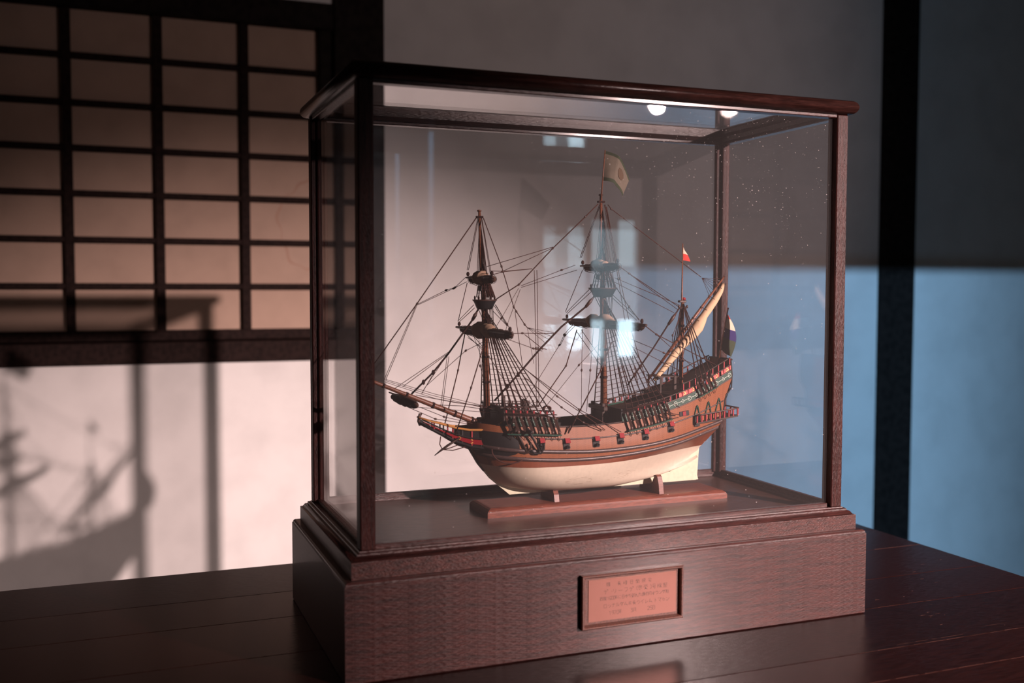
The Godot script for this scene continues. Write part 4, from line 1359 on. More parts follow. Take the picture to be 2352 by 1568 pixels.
func yard(t: Node, x: float, y: float, half: float, r: float, bunt: float, seed_: int) -> void:
	var pts := []
	var rad := []
	for i in 9:
		var u := i / 4.0 - 1.0
		pts.append(sp(x - 0.004, y, half * u))
		rad.append(r * (1.0 - 0.55 * pow(absf(u), 1.6)))
	var o := mi("yard", tube(pts, rad, 8), M.spar_dark, t)
	# furled sail: a lumpy roll with a fuller bunt in the middle
	var rs := RandomNumberGenerator.new()
	rs.seed = seed_
	for part in 2:
		var sp_ := []
		var sr := []
		var n := 25
		var lim := 0.92 if part == 0 else 0.36
		for i in n:
			var u := (i / float(n - 1) * 2.0 - 1.0) * lim
			var k := 1.0 - pow(absf(u) / lim, 2.2)
			var rr := bunt * (0.54 * pow(maxf(k, 0.0), 0.24) if part == 0 else 0.80 * pow(maxf(k, 0.0), 0.45)) * (1.0 + (0.12 if part == 0 else 0.22) * sin(u * (34.0 if part == 0 else 19.0) + seed_) + rs.randf_range(-0.08, 0.08))
			sr.append(maxf(rr, 0.0004))
			sp_.append(sp(x + 0.001 - (0.0 if part == 0 else 0.0015), y - 0.0035 + (0.0 if part == 0 else 0.0040 + 0.0015 * sin(u * 20.0)), half * u - (0.0 if part == 0 else half * 0.06)))
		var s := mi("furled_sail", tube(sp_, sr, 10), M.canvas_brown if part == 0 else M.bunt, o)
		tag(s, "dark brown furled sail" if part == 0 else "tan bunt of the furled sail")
	for k in 6:
		var u := -0.8 + 1.6 * k / 5.0
		var rr := bunt * 0.50
		mi("gasket", lathe([Vector2(rr, -0.0009), Vector2(rr + 0.0006, 0), Vector2(rr, 0.0009)], Vector3.ZERO, Basis(Vector3.RIGHT, PI / 2), 10), M.rope_dark, o, sp(x + 0.001, y - 0.0035, half * u))
	# foot rope slung under the yard
	for sgn in [-1.0, 1.0]:
		mi("foot_rope", tube([sp(x, y - 0.004, sgn * half * 0.12), sp(x + 0.002, y - 0.0135, sgn * half * 0.45), sp(x, y - 0.010, sgn * half * 0.80), sp(x, y - 0.002, sgn * half * 0.92)], 0.0006, 5), M.rope_dark, o)
	for sgn in [-1.0, 1.0]:
		mi("block", ellipsoid(Vector3(0.0030, 0.0042, 0.0026), 7), M.rope_dark, o, sp(x - 0.003, y + 0.0062, sgn * half * 0.90))

func cloth(rows: int, cols: int, f: Callable) -> ArrayMesh:
	var g := []
	for i in rows + 1:
		var r := []
		for k in cols + 1:
			r.append(f.call(float(i) / rows, float(k) / cols))
		g.append(r)
	var back := []
	for r in g:
		var b := []
		for q in r: b.append(q - Vector3(0, 0, 0.0005))
		back.append(b)
	var st := begin(true)
	add_grid(st, g)
	add_grid(st, back, true)
	return done(st)

func ship_masts(t: Node) -> void:
	var fm := mast(t, "fore_mast", [[-0.2042, 0.335], [-0.2095, 0.5250], [-0.2120, 0.5480], [-0.2142, 0.5711], [-0.2183, 0.6835]], [0.0056, 0.0050, 0.0036, 0.0034, 0.0022], M.spar)
	mi("mast_truck", lathe([Vector2(0, 0.0), Vector2(0.0034, 0.0), Vector2(0.0040, 0.0015), Vector2(0.003, 0.003), Vector2(0, 0.0035)], Vector3.ZERO, Basis(), 10), M.spar, fm, sp(-0.2186, 0.6830, 0))
	mi("crosstree", box(sp(-0.2180, 0.6740, 0), Vector3(0.012, 0.0035, 0.006), 0.0006), M.rope_dark, fm)
	var mm := mast(t, "main_mast", [[0.0162, 0.330], [0.0125, 0.5450], [0.0115, 0.5700], [0.0098, 0.5951], [0.0074, 0.7185]], [0.0060, 0.0053, 0.0040, 0.0036, 0.0023], M.spar)
	mi("crosstree", box(sp(0.0078, 0.7065, 0), Vector3(0.013, 0.0035, 0.006), 0.0006), M.rope_dark, mm)
	mi("mast_truck", lathe([Vector2(0, 0.0), Vector2(0.0036, 0.0), Vector2(0.0042, 0.0015), Vector2(0.0032, 0.003), Vector2(0, 0.0035)], Vector3.ZERO, Basis(), 10), M.spar_dark, mm, sp(0.0074, 0.7170, 0))
	var mz := mast(t, "mizzen_mast", [[0.1720, 0.372], [0.1735, 0.5200], [0.1745, 0.5340]], [0.0040, 0.0034, 0.0028], M.spar)
	mi("top_pole", tube([sp(0.1722, 0.515, 0), sp(0.1725, 0.5335, 0), sp(0.1732, 0.6370, 0)], [0.0017, 0.0017, 0.0009], 8), M.spar, mz)
	mi("mast_cap", box(sp(0.1730, 0.5320, 0), Vector3(0.014, 0.004, 0.008), 0.0008), M.spar_dark, mz)
	mi("red_truck", ellipsoid(Vector3(0.0040, 0.0030, 0.0040)), M.red, mz, sp(0.1765, 0.5365, 0))
	for k in 5:
		mi("block", ellipsoid(Vector3(0.0022, 0.0030, 0.0022), 7), M.spar_dark, mz, sp(0.165 + 0.0045 * k, 0.5225 - 0.003 * (k % 2), 0.003 - 0.002 * (k % 3)))
	top(t, -0.2088, 0.5278, 0.0198)
	top(t, 0.0125, 0.5480, 0.0245)
	yard(t, -0.2090, 0.4850, 0.139, 0.0042, 0.0155, 3)
	yard(t, -0.2150, 0.5735, 0.066, 0.0032, 0.0135, 4)
	yard(t, 0.0135, 0.4960, 0.163, 0.0045, 0.0150, 5)
	yard(t, 0.0090, 0.5960, 0.077, 0.0033, 0.0130, 8)
	# bowsprit and its furled spritsail
	var bw := mi("bowsprit", tube([sp(-0.416, 0.4105, 0), sp(-0.396, 0.4018, 0), sp(-0.300, 0.3615, 0), sp(-0.2183, 0.3274, 0), sp(-0.196, 0.318, 0)], [0.0022, 0.0030, 0.0044, 0.0052, 0.0052], 12), M.spar, t)
	for q in [[-0.384, 0.0036], [-0.345, 0.0042], [-0.300, 0.0048], [-0.262, 0.0052], [-0.232, 0.0058], [-0.224, 0.0058]]:
		mi("mast_band", tube([sp(q[0] - 0.0016, interp([[-0.396, 0.4018], [-0.2183, 0.3274]], q[0] - 0.0016), 0), sp(q[0] + 0.0016, interp([[-0.396, 0.4018], [-0.2183, 0.3274]], q[0] + 0.0016), 0)], q[1] + 0.0006, 10), M.rope_dark, bw)
	var sy := mi("sprit_yard", tube([sp(-0.352, 0.3765, -0.085), sp(-0.352, 0.3765, 0), sp(-0.352, 0.3765, 0.085)], [0.0012, 0.0026, 0.0012], 8), M.spar_dark, t)
	var spts := []
	var srad := []
	for i in 17:
		var u := i / 16.0 * 2.0 - 1.0
		spts.append(sp(-0.349, 0.3705, 0.078 * u))
		srad.append(0.0082 * pow(maxf(1.0 - pow(absf(u), 2.4), 0.01), 0.4) * (1.0 + 0.12 * sin(i * 2.3)))
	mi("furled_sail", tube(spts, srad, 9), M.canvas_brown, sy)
	# lateen yard with its furled sail on the mizzen
	var ly := mi("lateen_yard", tube([sp(0.1010, 0.3915, 0.006), sp(0.182, 0.487, 0.006), sp(0.2588, 0.5780, 0.006)], [0.0020, 0.0034, 0.0014], 9), M.spar, t)
	var ls := [[0.1095, 0.3940, 0.0036], [0.1180, 0.4030, 0.0042], [0.1310, 0.4160, 0.0056], [0.1430, 0.4300, 0.0066], [0.1560, 0.4440, 0.0080], [0.1640, 0.4520, 0.0062], [0.1760, 0.4640, 0.0095], [0.1880, 0.4760, 0.0110], [0.1985, 0.4880, 0.0118], [0.2060, 0.5000, 0.0100], [0.2120, 0.5090, 0.0074], [0.2230, 0.5230, 0.0078], [0.2350, 0.5380, 0.0072], [0.2460, 0.5530, 0.0056], [0.2545, 0.5680, 0.0030]]
	var lp := []
	var lr := []
	for q in ls:
		lp.append(sp(q[0] + 0.0048, q[1] - 0.0034, 0.004))
		lr.append(q[2] * 1.02)
	mi("lateen_sail", tube(lp, lr, 12, 0.9), M.canvas, ly)
	for i in 9:
		var u := 0.06 + i * 0.105
		var a := sp(lerpf(0.101, 0.2588, u), lerpf(0.3915, 0.578, u), 0.006)
		mi("gasket", tube([a + Vector3(-0.0024, 0.0026, 0), a + Vector3(-0.001, 0.001, 0.0045), a + Vector3(0.005, -0.004, 0.011 if i > 3 and i < 8 else 0.0075)], 0.0006, 5), M.rope, ly)
	# ensign staff and flag at the stern
	var es := mi("ensign_staff", tube([sp(0.2500, 0.4120, 0), sp(0.2709, 0.5175, 0)], [0.0018, 0.0012], 8), M.spar, t)
	mi("staff_knob", ellipsoid(Vector3(0.0018, 0.0018, 0.0018)), M.red, es, sp(0.2711, 0.5185, 0))
	var en := func(u: float, v: float) -> Vector3:
		# u down the hoist, v along the fly, hanging in deep folds
		var hoist := Vector2(lerpf(0.2702, 0.2580, u), lerpf(0.5120, 0.4420, u))
		var fly := Vector2(lerpf(0.2712, 0.2810, pow(u, 1.2)), lerpf(0.5110, 0.4262, u)) + Vector2(0.0155 * sin(PI * minf(u * 1.02, 1.0)), 0.0)
		var p := hoist.lerp(fly, v)
		return sp(p.x + 0.0075 * v, p.y, 0.005 * sin(v * 7.0 + u * 2.0) * v * u - 0.016 * v)
	for k in [[0.0, 0.16, "cloth_red"], [0.16, 0.42, "cloth_white"], [0.42, 0.66, "cloth_blue"], [0.66, 1.0, "cloth_green"]]:  # lowest dark strip puts shadow into the ensign, below its stripes
		var lo: float = k[0]
		var hi: float = k[1]
		mi("ensign_stripe", cloth(8, 14, func(u, v): return en.call(lerpf(lo, hi, u), v)), M[k[2]], es)
	# main flag on its pole
	var fp := mi("flag_pole", tube([sp(0.0062, 0.7100, 0.003), sp(0.0135, 0.7966, 0.003)], [0.0014, 0.0009], 8), M.spar, t)
	var mf := func(u: float, v: float) -> Vector3:
		var hoist := Vector2(lerpf(0.0142, 0.0092, u), lerpf(0.7950, 0.7430, u))
		var fly := Vector2(lerpf(0.0645, 0.0500, u), lerpf(0.7480, 0.7182, u))
		var p := hoist.lerp(fly, v) + Vector2(0.0, 0.010 * sin(PI * v) * (1.0 - u)) + Vector2(0, 0.006 * sin(PI * v) * u)
		return sp(p.x, p.y, 0.003 - 0.030 * absf(v - 0.42) + 0.0126 + 0.003 * u * sin(v * 9.0))
	for k in [[0.0, 0.10, "cloth_green"], [0.10, 0.88, "cloth_white"], [0.88, 1.0, "cloth_green"]]:
		var lo: float = k[0]
		var hi: float = k[1]
		var fs := mi("flag_stripe", cloth(8, 20, func(u, v): return mf.call(lerpf(lo, hi, u), v)), M.cloth_white_shaded if k[2] == "cloth_white" else M[k[2]], fp)
		if k[2] == "cloth_white": tag(fs, "white field of the main flag with a brown emblem")
	mi("flag_emblem", cloth(8, 8, func(u, v):
		var r: float = u * 0.15
		var a: float = v * TAU
		return mf.call(0.45 + r * sin(a) * 1.3, 0.64 + r * cos(a)) + Vector3(0, 0, 0.0007)), M.emblem, fp)
	# small pennant on the mizzen pole
	for k in [[0.6298, 0.6185, 0.0105, "cloth_white"], [0.6185, 0.6065, 0.0165, "cloth_red"]]:
		var y0: float = k[0]
		var y1: float = k[1]
		var wd: float = k[2]
		mi("pennant_stripe", cloth(4, 6, func(u, v):
			var ww := lerpf(wd * (0.15 if y0 > 0.625 else 0.64), wd, u)
			return sp(0.1738 + ww * v, lerpf(y0, y1, u) - 0.002 * v, 0.001 + 0.002 * sin(v * 5.0) * v)), M[k[3]], mz)

# ---------------------------------------------------------------- standing rigging
func ship_shrouds(t: Node) -> void:
	var dead := ellipsoid(Vector3(0.0030, 0.0036, 0.0022), 8)
	var sets := [
		{"head": Vector3(-0.2092, 0.5180, 0), "x0": -0.196, "x1": -0.110, "n": 8, "yo": 0.019, "gap": 0.024, "low": -0.0125, "rat": 17},
		{"head": Vector3(0.0128, 0.5360, 0), "x0": 0.026, "x1": 0.104, "n": 7, "yo": 0.016, "gap": 0.025, "low": -0.0150, "rat": 20},
		{"head": Vector3(0.1738, 0.5260, 0), "x0": 0.171, "x1": 0.202, "n": 4, "yo": 0.026, "gap": 0.019, "low": 0.0030, "rat": 0},
	]
	for d in sets:
		for s in [1.0, -1.0]:
			var feet := []
			var n: int = d.n
			# channel: ledge on the side carrying the deadeyes
			var chl := begin()
			var m := 12
			for i in m:
				var p := []
				for x in [lerpf(d.x0 + 0.004, d.x1 + 0.014, float(i) / m), lerpf(d.x0 + 0.004, d.x1 + 0.014, float(i + 1) / m)]:
					var y: float = interp(T_GUN, x) + d.low
					var z := side_z(x, y)
					for q in [[z - 0.001, 0.0011], [z + 0.0085, 0.0011], [z + 0.0085, -0.0011], [z - 0.001, -0.0011]]:
						p.append(sp(x, y + q[1], s * q[0]))
				quad(chl, p[0], p[1], p[5], p[4], Vector3.UP)
				quad(chl, p[1], p[2], p[6], p[5], Vector3(0, 0, s))
				quad(chl, p[2], p[3], p[7], p[6], Vector3.DOWN)
			var ch := mi("channel", done(chl), M.green, t)
			for i in n:
				var x: float = lerpf(d.x0, d.x1, float(i) / (n - 1))
				var xl := x + 0.010
				var yl: float = interp(T_GUN, xl) + d.low
				var zl := side_z(xl, yl) + 0.0075
				var lowp := sp(xl, yl + 0.0040, s * zl)
				var upp := lowp + Vector3(-0.0075, d.gap, -s * 0.0030)
				var head: Vector3 = sp(d.head.x, d.head.y + 0.002 * (i % 2), s * 0.004)
				feet.append(upp)
				var sh := mi("shroud", tube([head, upp], [0.0009, 0.0011], 5), M.rope_dark, t)
				mi("deadeye", dead, M.spar_dark, sh, upp)
				mi("deadeye", dead, M.spar_dark, sh, lowp)
				var ln := begin()
				for k in [-1.0, 0.0, 1.0]:
					add_tube(ln, [upp + Vector3(0.0018 * k, -0.001, s * 0.0006), lowp + Vector3(0.0018 * k, 0.001, s * 0.0006)], 0.0009, 4, 1.0, false)
				mi("lanyard", done(ln), M.spar_dark, sh)
				# chain plate: a bent wire down to the wale
				var yc := yl - 0.0105
				mi("chain_plate", tube([sp(xl - 0.003, yl - 0.001, s * (zl - 0.001)), sp(xl + 0.0015, yc, s * (side_z(xl, yc) + 0.0012)), sp(xl + 0.003, yl - 0.001, s * (zl - 0.001))], 0.0005, 4), M.rope_dark, ch)
			if d.rat > 0:
				var rt := begin()
				var hd := sp(d.head.x, d.head.y, s * 0.004)
				for r in d.rat:
					var u: float = 0.10 + 0.86 * r / float(d.rat - 1)
					var pts := []
					for f in feet: pts.append(hd.lerp(f, u) + Vector3(0, -0.0002, 0))
					add_tube(rt, pts, 0.00042, 4, 1.0, false)
				var o := mi("ratlines", done(rt), M.rope, t)
				o.set_meta("kind", "stuff")
				mi("sheer_pole", tube([feet[0] + Vector3(-0.004, 0.006, 0), feet[n - 1] + Vector3(0.004, 0.006, 0)], 0.0010, 5), M.rope_dark, t)
	# topmast shrouds above the tops
	for d in [[-0.2088, 0.5360, 0.0175, -0.2142, 0.5990], [0.0125, 0.5565, 0.0215, 0.0095, 0.6250]]:
		for s in [1.0, -1.0]:
			var feet := []
			var hd := sp(d[3], d[4], s * 0.002)
			for i in 7:
				var a := lerpf(-0.9, 0.85, i / 6.0)
				var f := sp(d[0] + sin(a + 0.35) * d[2], d[1] + 0.004, s * cos(a + 0.35) * d[2])
				feet.append(f)
				mi("topmast_shroud", tube([hd, f], 0.0010, 4), M.rope, t)
			var rt := begin()
			for r in 8:
				var pts := []
				for f in feet: pts.append(hd.lerp(f, 0.25 + 0.09 * r))
				add_tube(rt, pts, 0.00042, 4, 1.0, false)
			mi("ratlines", done(rt), M.rope, t).set_meta("kind", "stuff")
			# futtock shrouds under the top
			var ft := begin()
			for i in 5:
				var a := lerpf(-0.9, 0.75, i / 4.0) + 0.35
				add_tube(ft, [sp(d[0] + sin(a) * d[2] * 0.8, d[1] - 0.015, s * cos(a) * d[2] * 0.8), sp(d[0] + 0.004 + 0.002 * i, d[1] - 0.045, s * (0.006 + 0.001 * i))], 0.0006, 4, 1.0, false)
			mi("futtock_shrouds", done(ft), M.rope_dark, t)

# ---------------------------------------------------------------- running rigging: name, radius in mm, points x y z
const ROPES := [
	["topmast_stay", 0.90, [-0.2237, 0.6727, 0.000, -0.3267, 0.5299, 0.000, -0.4146, 0.4115, 0.000]],
	["bowline", 0.45, [-0.2201, 0.5739, -0.067, -0.2481, 0.5565, -0.040, -0.2669, 0.5520, -0.030, -0.3252, 0.5292, 0.000]],
	["bowline", 0.45, [-0.2177, 0.5664, -0.067, -0.2504, 0.5550, -0.040, -0.3252, 0.5278, 0.000]],
	["bowline", 0.45, [-0.3267, 0.5278, 0.000, -0.3800, 0.4062, 0.000]],
	["bowline", 0.45, [-0.3282, 0.5278, 0.000, -0.3829, 0.4063, 0.000]],
	["fore_stay", 1.50, [-0.2191, 0.5222, 0.000, -0.2307, 0.5019, 0.000, -0.2729, 0.4465, 0.000, -0.2994, 0.4160, 0.000, -0.3368, 0.3812, 0.000]],
	["sprit_lift", 0.50, [-0.2744, 0.4465, 0.000, -0.3516, 0.3939, 0.000]],
	["sprit_lift", 0.50, [-0.2691, 0.4515, 0.000, -0.3662, 0.3908, 0.000]],
	["sprit_lift", 0.50, [-0.2957, 0.4195, 0.000, -0.3197, 0.3806, 0.000]],
	["sprit_lift", 0.50, [-0.2752, 0.4444, 0.000, -0.3160, 0.3876, 0.000]],
	["martnet", 0.45, [-0.2752, 0.4422, 0.000, -0.2867, 0.3575, 0.000]],
	["martnet", 0.45, [-0.2721, 0.4421, 0.000, -0.2837, 0.3574, 0.000]],
	["bowline", 0.45, [-0.2222, 0.4667, 0.030, -0.2492, 0.4522, 0.020, -0.3107, 0.3947, 0.000]],
	["lift", 0.60, [-0.2193, 0.5641, -0.060, -0.2103, 0.4952, -0.137]],
	["lift", 0.50, [-0.2231, 0.5271, -0.015, -0.2086, 0.4976, -0.137]],
	["lift", 0.50, [-0.2216, 0.5220, -0.015, -0.2070, 0.4952, -0.137]],
	["lift", 0.50, [-0.1974, 0.5260, 0.015, -0.2185, 0.4986, 0.126]],
	["lift", 0.50, [-0.1997, 0.5173, 0.015, -0.2170, 0.4966, 0.126]],
	["lift", 0.70, [-0.1951, 0.5275, 0.015, -0.2148, 0.4952, 0.126]],
	["top_lift", 0.50, [-0.2206, 0.6749, 0.000, -0.2193, 0.5866, -0.060]],
	["top_lift", 0.50, [-0.2191, 0.6750, 0.000, -0.2169, 0.5866, -0.060]],
	["top_lift", 0.50, [-0.2152, 0.6751, 0.000, -0.2210, 0.5777, 0.060]],
	["top_lift", 0.50, [-0.2145, 0.6751, 0.000, -0.2188, 0.5763, 0.060]],
	["halyard", 0.50, [-0.2175, 0.6728, 0.000, -0.2162, 0.5823, -0.017]],
	["halyard", 0.50, [-0.2175, 0.6728, 0.000, -0.2152, 0.5822, -0.013]],
	["halyard", 0.50, [-0.2175, 0.6728, 0.000, -0.2106, 0.5346, 0.002]],
	["halyard", 0.50, [-0.2175, 0.6728, 0.000, -0.2096, 0.5347, 0.006]],
	["halyard", 0.50, [-0.2175, 0.6728, 0.000, -0.2086, 0.5347, 0.010]],
	["halyard", 0.50, [-0.2175, 0.6728, 0.000, -0.2076, 0.5348, 0.013]],
	["halyard", 0.50, [-0.2175, 0.6728, 0.000, -0.2066, 0.5348, 0.017]],
	["halyard", 0.50, [-0.2175, 0.6728, 0.000, -0.2056, 0.5348, 0.020]],
	["backstay", 0.70, [-0.2114, 0.6730, 0.000, -0.1785, 0.5919, 0.000, -0.1562, 0.5234, 0.000, -0.1514, 0.5159, 0.000, -0.1361, 0.4935, 0.000, -0.1313, 0.4882, 0.000]],
	["backstay_fall", 0.50, [-0.1538, 0.5152, 0.000, -0.1400, 0.4227, 0.000]],
	["crowfoot_line", 0.35, [-0.1313, 0.4882, 0.000, -0.0775, 0.4777, 0.000]],
	["crowfoot_line", 0.35, [-0.1313, 0.4882, 0.000, -0.0848, 0.4718, 0.000]],
	["crowfoot_line", 0.35, [-0.1313, 0.4882, 0.000, -0.0898, 0.4666, 0.000]],
	["crowfoot_line", 0.35, [-0.1313, 0.4882, 0.000, -0.0971, 0.4607, 0.000]],
	["crowfoot_line", 0.35, [-0.1313, 0.4882, 0.000, -0.1190, 0.4259, 0.000]],
	["crowfoot_line", 0.35, [-0.1313, 0.4882, 0.000, -0.1239, 0.4522, 0.000]],
	["brace", 0.60, [-0.2149, 0.4844, 0.130, -0.1604, 0.4810, 0.050, -0.0775, 0.4770, 0.000]],
	["brace", 0.60, [-0.1524, 0.4783, 0.040, -0.1036, 0.4518, 0.000, -0.0946, 0.4501, 0.000]],
	["brace", 0.50, [-0.2161, 0.4758, 0.120, -0.1324, 0.4540, 0.030, -0.1036, 0.4473, 0.000]],
	["topsail_brace", 0.60, [-0.2210, 0.5763, 0.060, -0.1838, 0.5827, 0.020, -0.1227, 0.5887, 0.000]],
	["topsail_brace", 0.50, [-0.2100, 0.5838, 0.030, -0.1838, 0.5835, 0.020, -0.1227, 0.5887, 0.000]],
	["topsail_brace", 0.50, [-0.2051, 0.5916, 0.000, -0.0838, 0.6264, 0.000]],
	["topsail_brace", 0.50, [-0.1801, 0.5823, 0.000, -0.0838, 0.6249, 0.000]],
	["main_topmast_stay", 0.90, [0.0023, 0.7029, 0.000, -0.0228, 0.6795, 0.000, -0.0838, 0.6242, 0.000, -0.1467, 0.5618, 0.000, -0.1894, 0.5360, 0.000]],
	["brace_pendant", 0.50, [-0.1187, 0.5865, 0.000, -0.1150, 0.4520, 0.000, -0.1139, 0.3482, 0.000]],
	["brace_pendant", 0.50, [-0.1138, 0.5865, 0.000, -0.1109, 0.4520, 0.000, -0.1090, 0.3502, 0.000]],
	["bowline", 0.45, [-0.0061, 0.5973, -0.076, -0.0492, 0.5877, -0.040, -0.1427, 0.5596, 0.000]],
	["bowline", 0.45, [-0.0026, 0.5886, -0.076, -0.1427, 0.5567, 0.000]],
	["bowline", 0.40, [-0.1475, 0.5552, 0.000, -0.1784, 0.5050, 0.000, -0.1957, 0.4794, 0.000]],
	["bowline", 0.40, [-0.1443, 0.5537, 0.000, -0.1681, 0.4938, 0.000, -0.1720, 0.4791, 0.000]],
	["main_stay", 1.60, [0.0017, 0.5478, 0.000, -0.0210, 0.5227, 0.000, -0.0668, 0.4889, 0.000, -0.1077, 0.4504, 0.000, -0.1480, 0.4079, 0.000, -0.1909, 0.3647, 0.000]],
	["clew_line", 0.50, [-0.2089, 0.4734, -0.060, -0.2097, 0.4539, 0.000, -0.1679, 0.3899, 0.000, -0.1114, 0.3466, 0.000]],
	["clew_line", 0.50, [-0.2212, 0.4702, -0.050, -0.2113, 0.4540, 0.000, -0.1996, 0.4095, 0.000]],
	["sheet", 0.90, [-0.2233, 0.4774, -0.060, -0.2461, 0.4159, -0.030, -0.2792, 0.3302, 0.000]],
	["sheet", 0.90, [-0.2315, 0.4648, 0.060, -0.2505, 0.3936, 0.050, -0.2716, 0.3134, 0.030]],
	["tack", 0.50, [-0.2236, 0.4755, -0.050, -0.2108, 0.4441, 0.020]],
	["yard_rope", 0.40, [-0.2171, 0.4711, -0.030, -0.2113, 0.4304, 0.000, -0.2066, 0.3801, 0.000]],
	["yard_rope", 0.40, [-0.2191, 0.4725, 0.000, -0.2168, 0.4247, 0.000, -0.2050, 0.3801, 0.000]],
	["lift", 0.60, [0.0060, 0.5886, -0.070, 0.0097, 0.5115, -0.152]],
	["lift", 0.50, [-0.0030, 0.5569, -0.015, 0.0107, 0.5091, -0.152]],
	["lift", 0.50, [-0.0012, 0.5508, -0.015, 0.0134, 0.5074, -0.152]],
	["lift", 0.50, [0.0248, 0.5433, 0.015, 0.0016, 0.5075, 0.149]],
	["lift", 0.70, [0.0307, 0.5570, 0.015, 0.0115, 0.5243, 0.100, 0.0041, 0.5039, 0.149]],
	["lift", 0.50, [0.0248, 0.5379, 0.015, -0.0007, 0.5040, 0.149]],
	["top_lift", 0.50, [0.0049, 0.7015, 0.000, 0.0006, 0.6106, -0.070]],
	["top_lift", 0.50, [0.0066, 0.7015, 0.000, 0.0032, 0.6107, -0.070]],
	["top_lift", 0.50, [0.0142, 0.7018, 0.000, -0.0022, 0.6010, 0.070]],
	["top_lift", 0.50, [0.0159, 0.7018, 0.000, 0.0012, 0.5995, 0.070]],
	["halyard", 0.50, [0.0091, 0.7016, 0.000, 0.0090, 0.6071, -0.019]],
	["halyard", 0.50, [0.0091, 0.7016, 0.000, 0.0101, 0.6070, -0.014]],
	["halyard", 0.50, [0.0091, 0.7016, 0.000, 0.0145, 0.5570, 0.005]],
	["halyard", 0.50, [0.0091, 0.7016, 0.000, 0.0155, 0.5570, 0.010]],
	["halyard", 0.50, [0.0091, 0.7016, 0.000, 0.0165, 0.5570, 0.014]],
	["halyard", 0.50, [0.0091, 0.7016, 0.000, 0.0174, 0.5570, 0.019]],
	["halyard", 0.50, [0.0091, 0.7016, 0.000, 0.0184, 0.5570, 0.024]],
	["halyard", 0.50, [0.0091, 0.7016, 0.000, 0.0198, 0.5570, 0.031]],
	["mizzen_topmast_stay", 0.70, [0.0210, 0.7020, 0.000, 0.0279, 0.6946, 0.000, 0.2122, 0.5764, 0.000]],
	["crowfoot_line", 0.35, [0.2140, 0.5748, 0.000, 0.2542, 0.5670, 0.000]],
	["crowfoot_line", 0.35, [0.2140, 0.5748, 0.000, 0.2496, 0.5614, 0.000]],
	["crowfoot_line", 0.35, [0.2140, 0.5748, 0.000, 0.2450, 0.5558, 0.000]],
	["crowfoot_line", 0.35, [0.2140, 0.5748, 0.000, 0.2404, 0.5510, 0.000]],
	["crowfoot_line", 0.35, [0.2140, 0.5748, 0.000, 0.2348, 0.5454, 0.000]],
	["crowfoot_line", 0.35, [0.2140, 0.5748, 0.000, 0.2312, 0.5406, 0.000]],
	["crowfoot_line", 0.35, [0.2140, 0.5748, 0.000, 0.2588, 0.5735, 0.000]],
	["backstay", 0.60, [0.0176, 0.6981, 0.000, 0.0322, 0.5722, 0.020, 0.0334, 0.4968, 0.045, 0.0508, 0.3918, 0.060]],
	["backstay", 0.60, [0.0185, 0.6981, 0.000, 0.0304, 0.5721, 0.030, 0.0427, 0.4818, 0.050, 0.0740, 0.3758, 0.060]],
	["topsail_brace", 0.60, [0.0045, 0.5952, 0.070, 0.0376, 0.5810, 0.050, 0.1671, 0.5217, 0.000]],
	["topsail_brace", 0.50, [0.0368, 0.5809, 0.050, 0.1653, 0.5162, 0.000]],
	["topsail_brace", 0.50, [0.0357, 0.5739, 0.000, 0.1670, 0.5256, 0.000]],
	["topsail_brace", 0.50, [0.0357, 0.5662, 0.000, 0.1563, 0.5115, 0.000]],
	["brace", 0.70, [0.0086, 0.4970, 0.155, 0.0471, 0.4791, 0.130, 0.2276, 0.4167, 0.030]],
	["brace", 0.50, [0.0471, 0.4791, 0.130, 0.1773, 0.4098, 0.045]],
	["brace", 0.50, [0.0079, 0.4733, 0.100, 0.1075, 0.4427, 0.050, 0.1772, 0.4191, 0.045]],
	["brace", 0.50, [0.0080, 0.4624, 0.100, 0.1416, 0.4107, 0.045]],
	["tack", 0.90, [-0.0095, 0.4806, -0.060, -0.0445, 0.4180, -0.030, -0.1106, 0.3526, 0.000]],
	["clew_line", 0.50, [-0.0095, 0.4766, -0.060, 0.0024, 0.4282, 0.000, 0.0093, 0.4203, 0.000]],
	["clew_line", 0.50, [-0.0055, 0.4809, -0.050, 0.0092, 0.4326, 0.000]],
	["bunt_line", 0.45, [-0.0077, 0.4829, -0.040, -0.0280, 0.4121, 0.000, -0.0284, 0.3392, 0.000]],
	["bunt_line", 0.45, [0.0091, 0.4830, -0.030, -0.0111, 0.4116, 0.000, -0.0182, 0.3388, 0.000]],
	["bowline", 0.45, [0.0047, 0.4926, -0.100, -0.0300, 0.4718, -0.070, -0.0484, 0.4542, -0.050, -0.1398, 0.3553, 0.000]],
	["bowline", 0.45, [0.0083, 0.4885, -0.100, -0.0282, 0.4702, -0.070, -0.0467, 0.4534, -0.050]],
	["bowline", 0.40, [0.0048, 0.4573, 0.000, -0.0331, 0.4214, 0.000, -0.1073, 0.3388, 0.000]],
	["sheet", 1.00, [0.0050, 0.4636, 0.050, -0.0180, 0.4159, 0.055, -0.0837, 0.3123, 0.066]],
	["sheet", 0.90, [-0.0837, 0.3123, 0.066, -0.0796, 0.3244, 0.064]],
	["sheet", 0.60, [-0.1521, 0.4237, 0.030, -0.0968, 0.3736, 0.050, -0.0487, 0.3395, 0.060, -0.0145, 0.3148, 0.066]],
	["sheet", 0.60, [-0.1497, 0.4067, 0.030, -0.0887, 0.3548, 0.050, -0.0546, 0.3291, 0.064, -0.0161, 0.3141, 0.066]],
	["sheet", 0.60, [-0.1490, 0.4206, 0.030, -0.0562, 0.3498, 0.050, 0.0163, 0.3095, 0.066]],
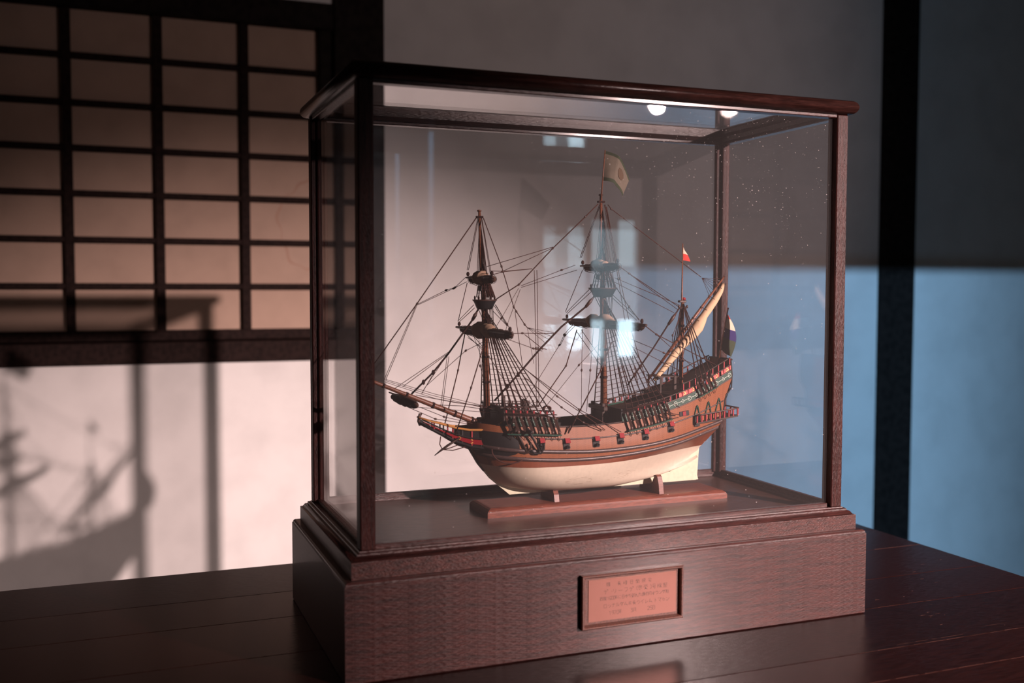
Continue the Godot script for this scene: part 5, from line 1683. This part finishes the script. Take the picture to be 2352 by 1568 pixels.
	["mizzen_stay", 1.30, [0.1689, 0.5217, 0.000, 0.1448, 0.4903, 0.000, 0.1139, 0.4475, 0.000, 0.0876, 0.4151, 0.000, 0.0633, 0.3830, 0.000]],
	["lift", 0.50, [0.1673, 0.5019, 0.000, 0.1540, 0.4704, 0.000, 0.1679, 0.3882, -0.030]],
	["vang", 0.50, [0.1011, 0.3928, 0.000, 0.1040, 0.3661, 0.050, 0.1364, 0.3457, 0.058]],
	["vang", 0.50, [0.2045, 0.4521, 0.000, 0.2167, 0.4122, 0.040]],
	["vang", 0.50, [0.1824, 0.4541, 0.000, 0.1877, 0.3900, -0.040]],
	["halyard", 0.50, [0.1700, 0.5019, 0.000, 0.1793, 0.3911, -0.040]],
	["halyard", 0.50, [0.1682, 0.5019, 0.000, 0.1858, 0.3885, -0.040]],
	["mooring_rope", 0.80, [0.1028, 0.3458, 0.060, 0.1186, 0.3362, 0.063, 0.1327, 0.3341, 0.063]],
	["mooring_rope", 0.80, [0.0975, 0.3355, 0.062, 0.1138, 0.3274, 0.064, 0.1295, 0.3297, 0.064]],
	["gammoning_line", 0.40, [-0.3800, 0.4069, 0.000, -0.2957, 0.3797, 0.000, -0.2224, 0.3607, 0.020]],
	["gammoning_line", 0.40, [-0.3800, 0.4048, 0.000, -0.3033, 0.3785, 0.000, -0.2224, 0.3571, 0.020]],
	["gammoning_line", 0.40, [-0.3815, 0.4027, 0.000, -0.2958, 0.3724, 0.000, -0.1990, 0.3536, 0.030]],
	["gammoning_line", 0.50, [-0.3294, 0.3795, 0.000, -0.2578, 0.3637, 0.000, -0.2185, 0.3591, 0.020]],
	["gammoning_line", 0.50, [-0.3146, 0.3637, 0.000, -0.2501, 0.3582, 0.000, -0.1912, 0.3496, 0.030]],
	["gammoning_line", 0.40, [-0.3258, 0.3591, 0.000, -0.2262, 0.3499, 0.020, -0.1775, 0.3459, 0.035]],
	["sprit_brace", 0.50, [-0.3421, 0.3598, 0.000, -0.2958, 0.3383, 0.000, -0.2454, 0.3304, 0.020]],
	["sprit_brace", 0.50, [-0.3220, 0.3590, 0.000, -0.2807, 0.3413, 0.000, -0.2378, 0.3308, 0.020]],
	["anchor_rope", 0.80, [-0.2906, 0.3105, 0.012, -0.2921, 0.2976, 0.012, -0.2879, 0.2888, 0.013, -0.2701, 0.2865, 0.014, -0.2477, 0.2927, 0.020]],
	["anchor_rope", 0.80, [-0.2887, 0.2881, 0.013, -0.2739, 0.2911, 0.014, -0.2632, 0.2951, 0.016]],
]

func ship_ropes(t: Node) -> void:
	var blk := ellipsoid(Vector3(0.0019, 0.0029, 0.0018), 7)
	for r in ROPES:
		var pts := []
		var a: Array = r[2]
		for i in range(0, a.size(), 3):
			pts.append(sp(a[i], a[i + 1], a[i + 2]))
		var rad: float = r[1] * 0.00112
		var o := mi(r[0], tube(pts, rad, 5), M.rope_dark if rad > 0.00134 else M.rope, t)
		# blocks where the line is bent
		if pts.size() > 2 and rad < 0.00134 and not (r[0] in ["anchor_rope", "mooring_rope", "halyard", "gammoning_line"]):
			for i in range(1, pts.size() - 1):
				var b := mi("block", blk, M.spar_dark, o, pts[i])
				b.rotation.z = atan2((pts[i + 1] - pts[i - 1]).y, (pts[i + 1] - pts[i - 1]).x) + PI / 2
		if rad >= 0.00134:
			# heart and lanyard of the great stays
			var q: Vector3 = pts[pts.size() - 2]
			mi("heart_block", ellipsoid(Vector3(0.0030, 0.0046, 0.0028), 8), M.rope_dark, o, q)
			mi("heart_block", ellipsoid(Vector3(0.0030, 0.0046, 0.0028), 8), M.rope_dark, o, q.lerp(pts[pts.size() - 1], 0.45))
			mi("mouse", tube([pts[0].lerp(pts[1], 0.35), pts[0].lerp(pts[1], 0.6), pts[1]], [0.0016, 0.0034, 0.0026], 8), M.spar_dark, o)
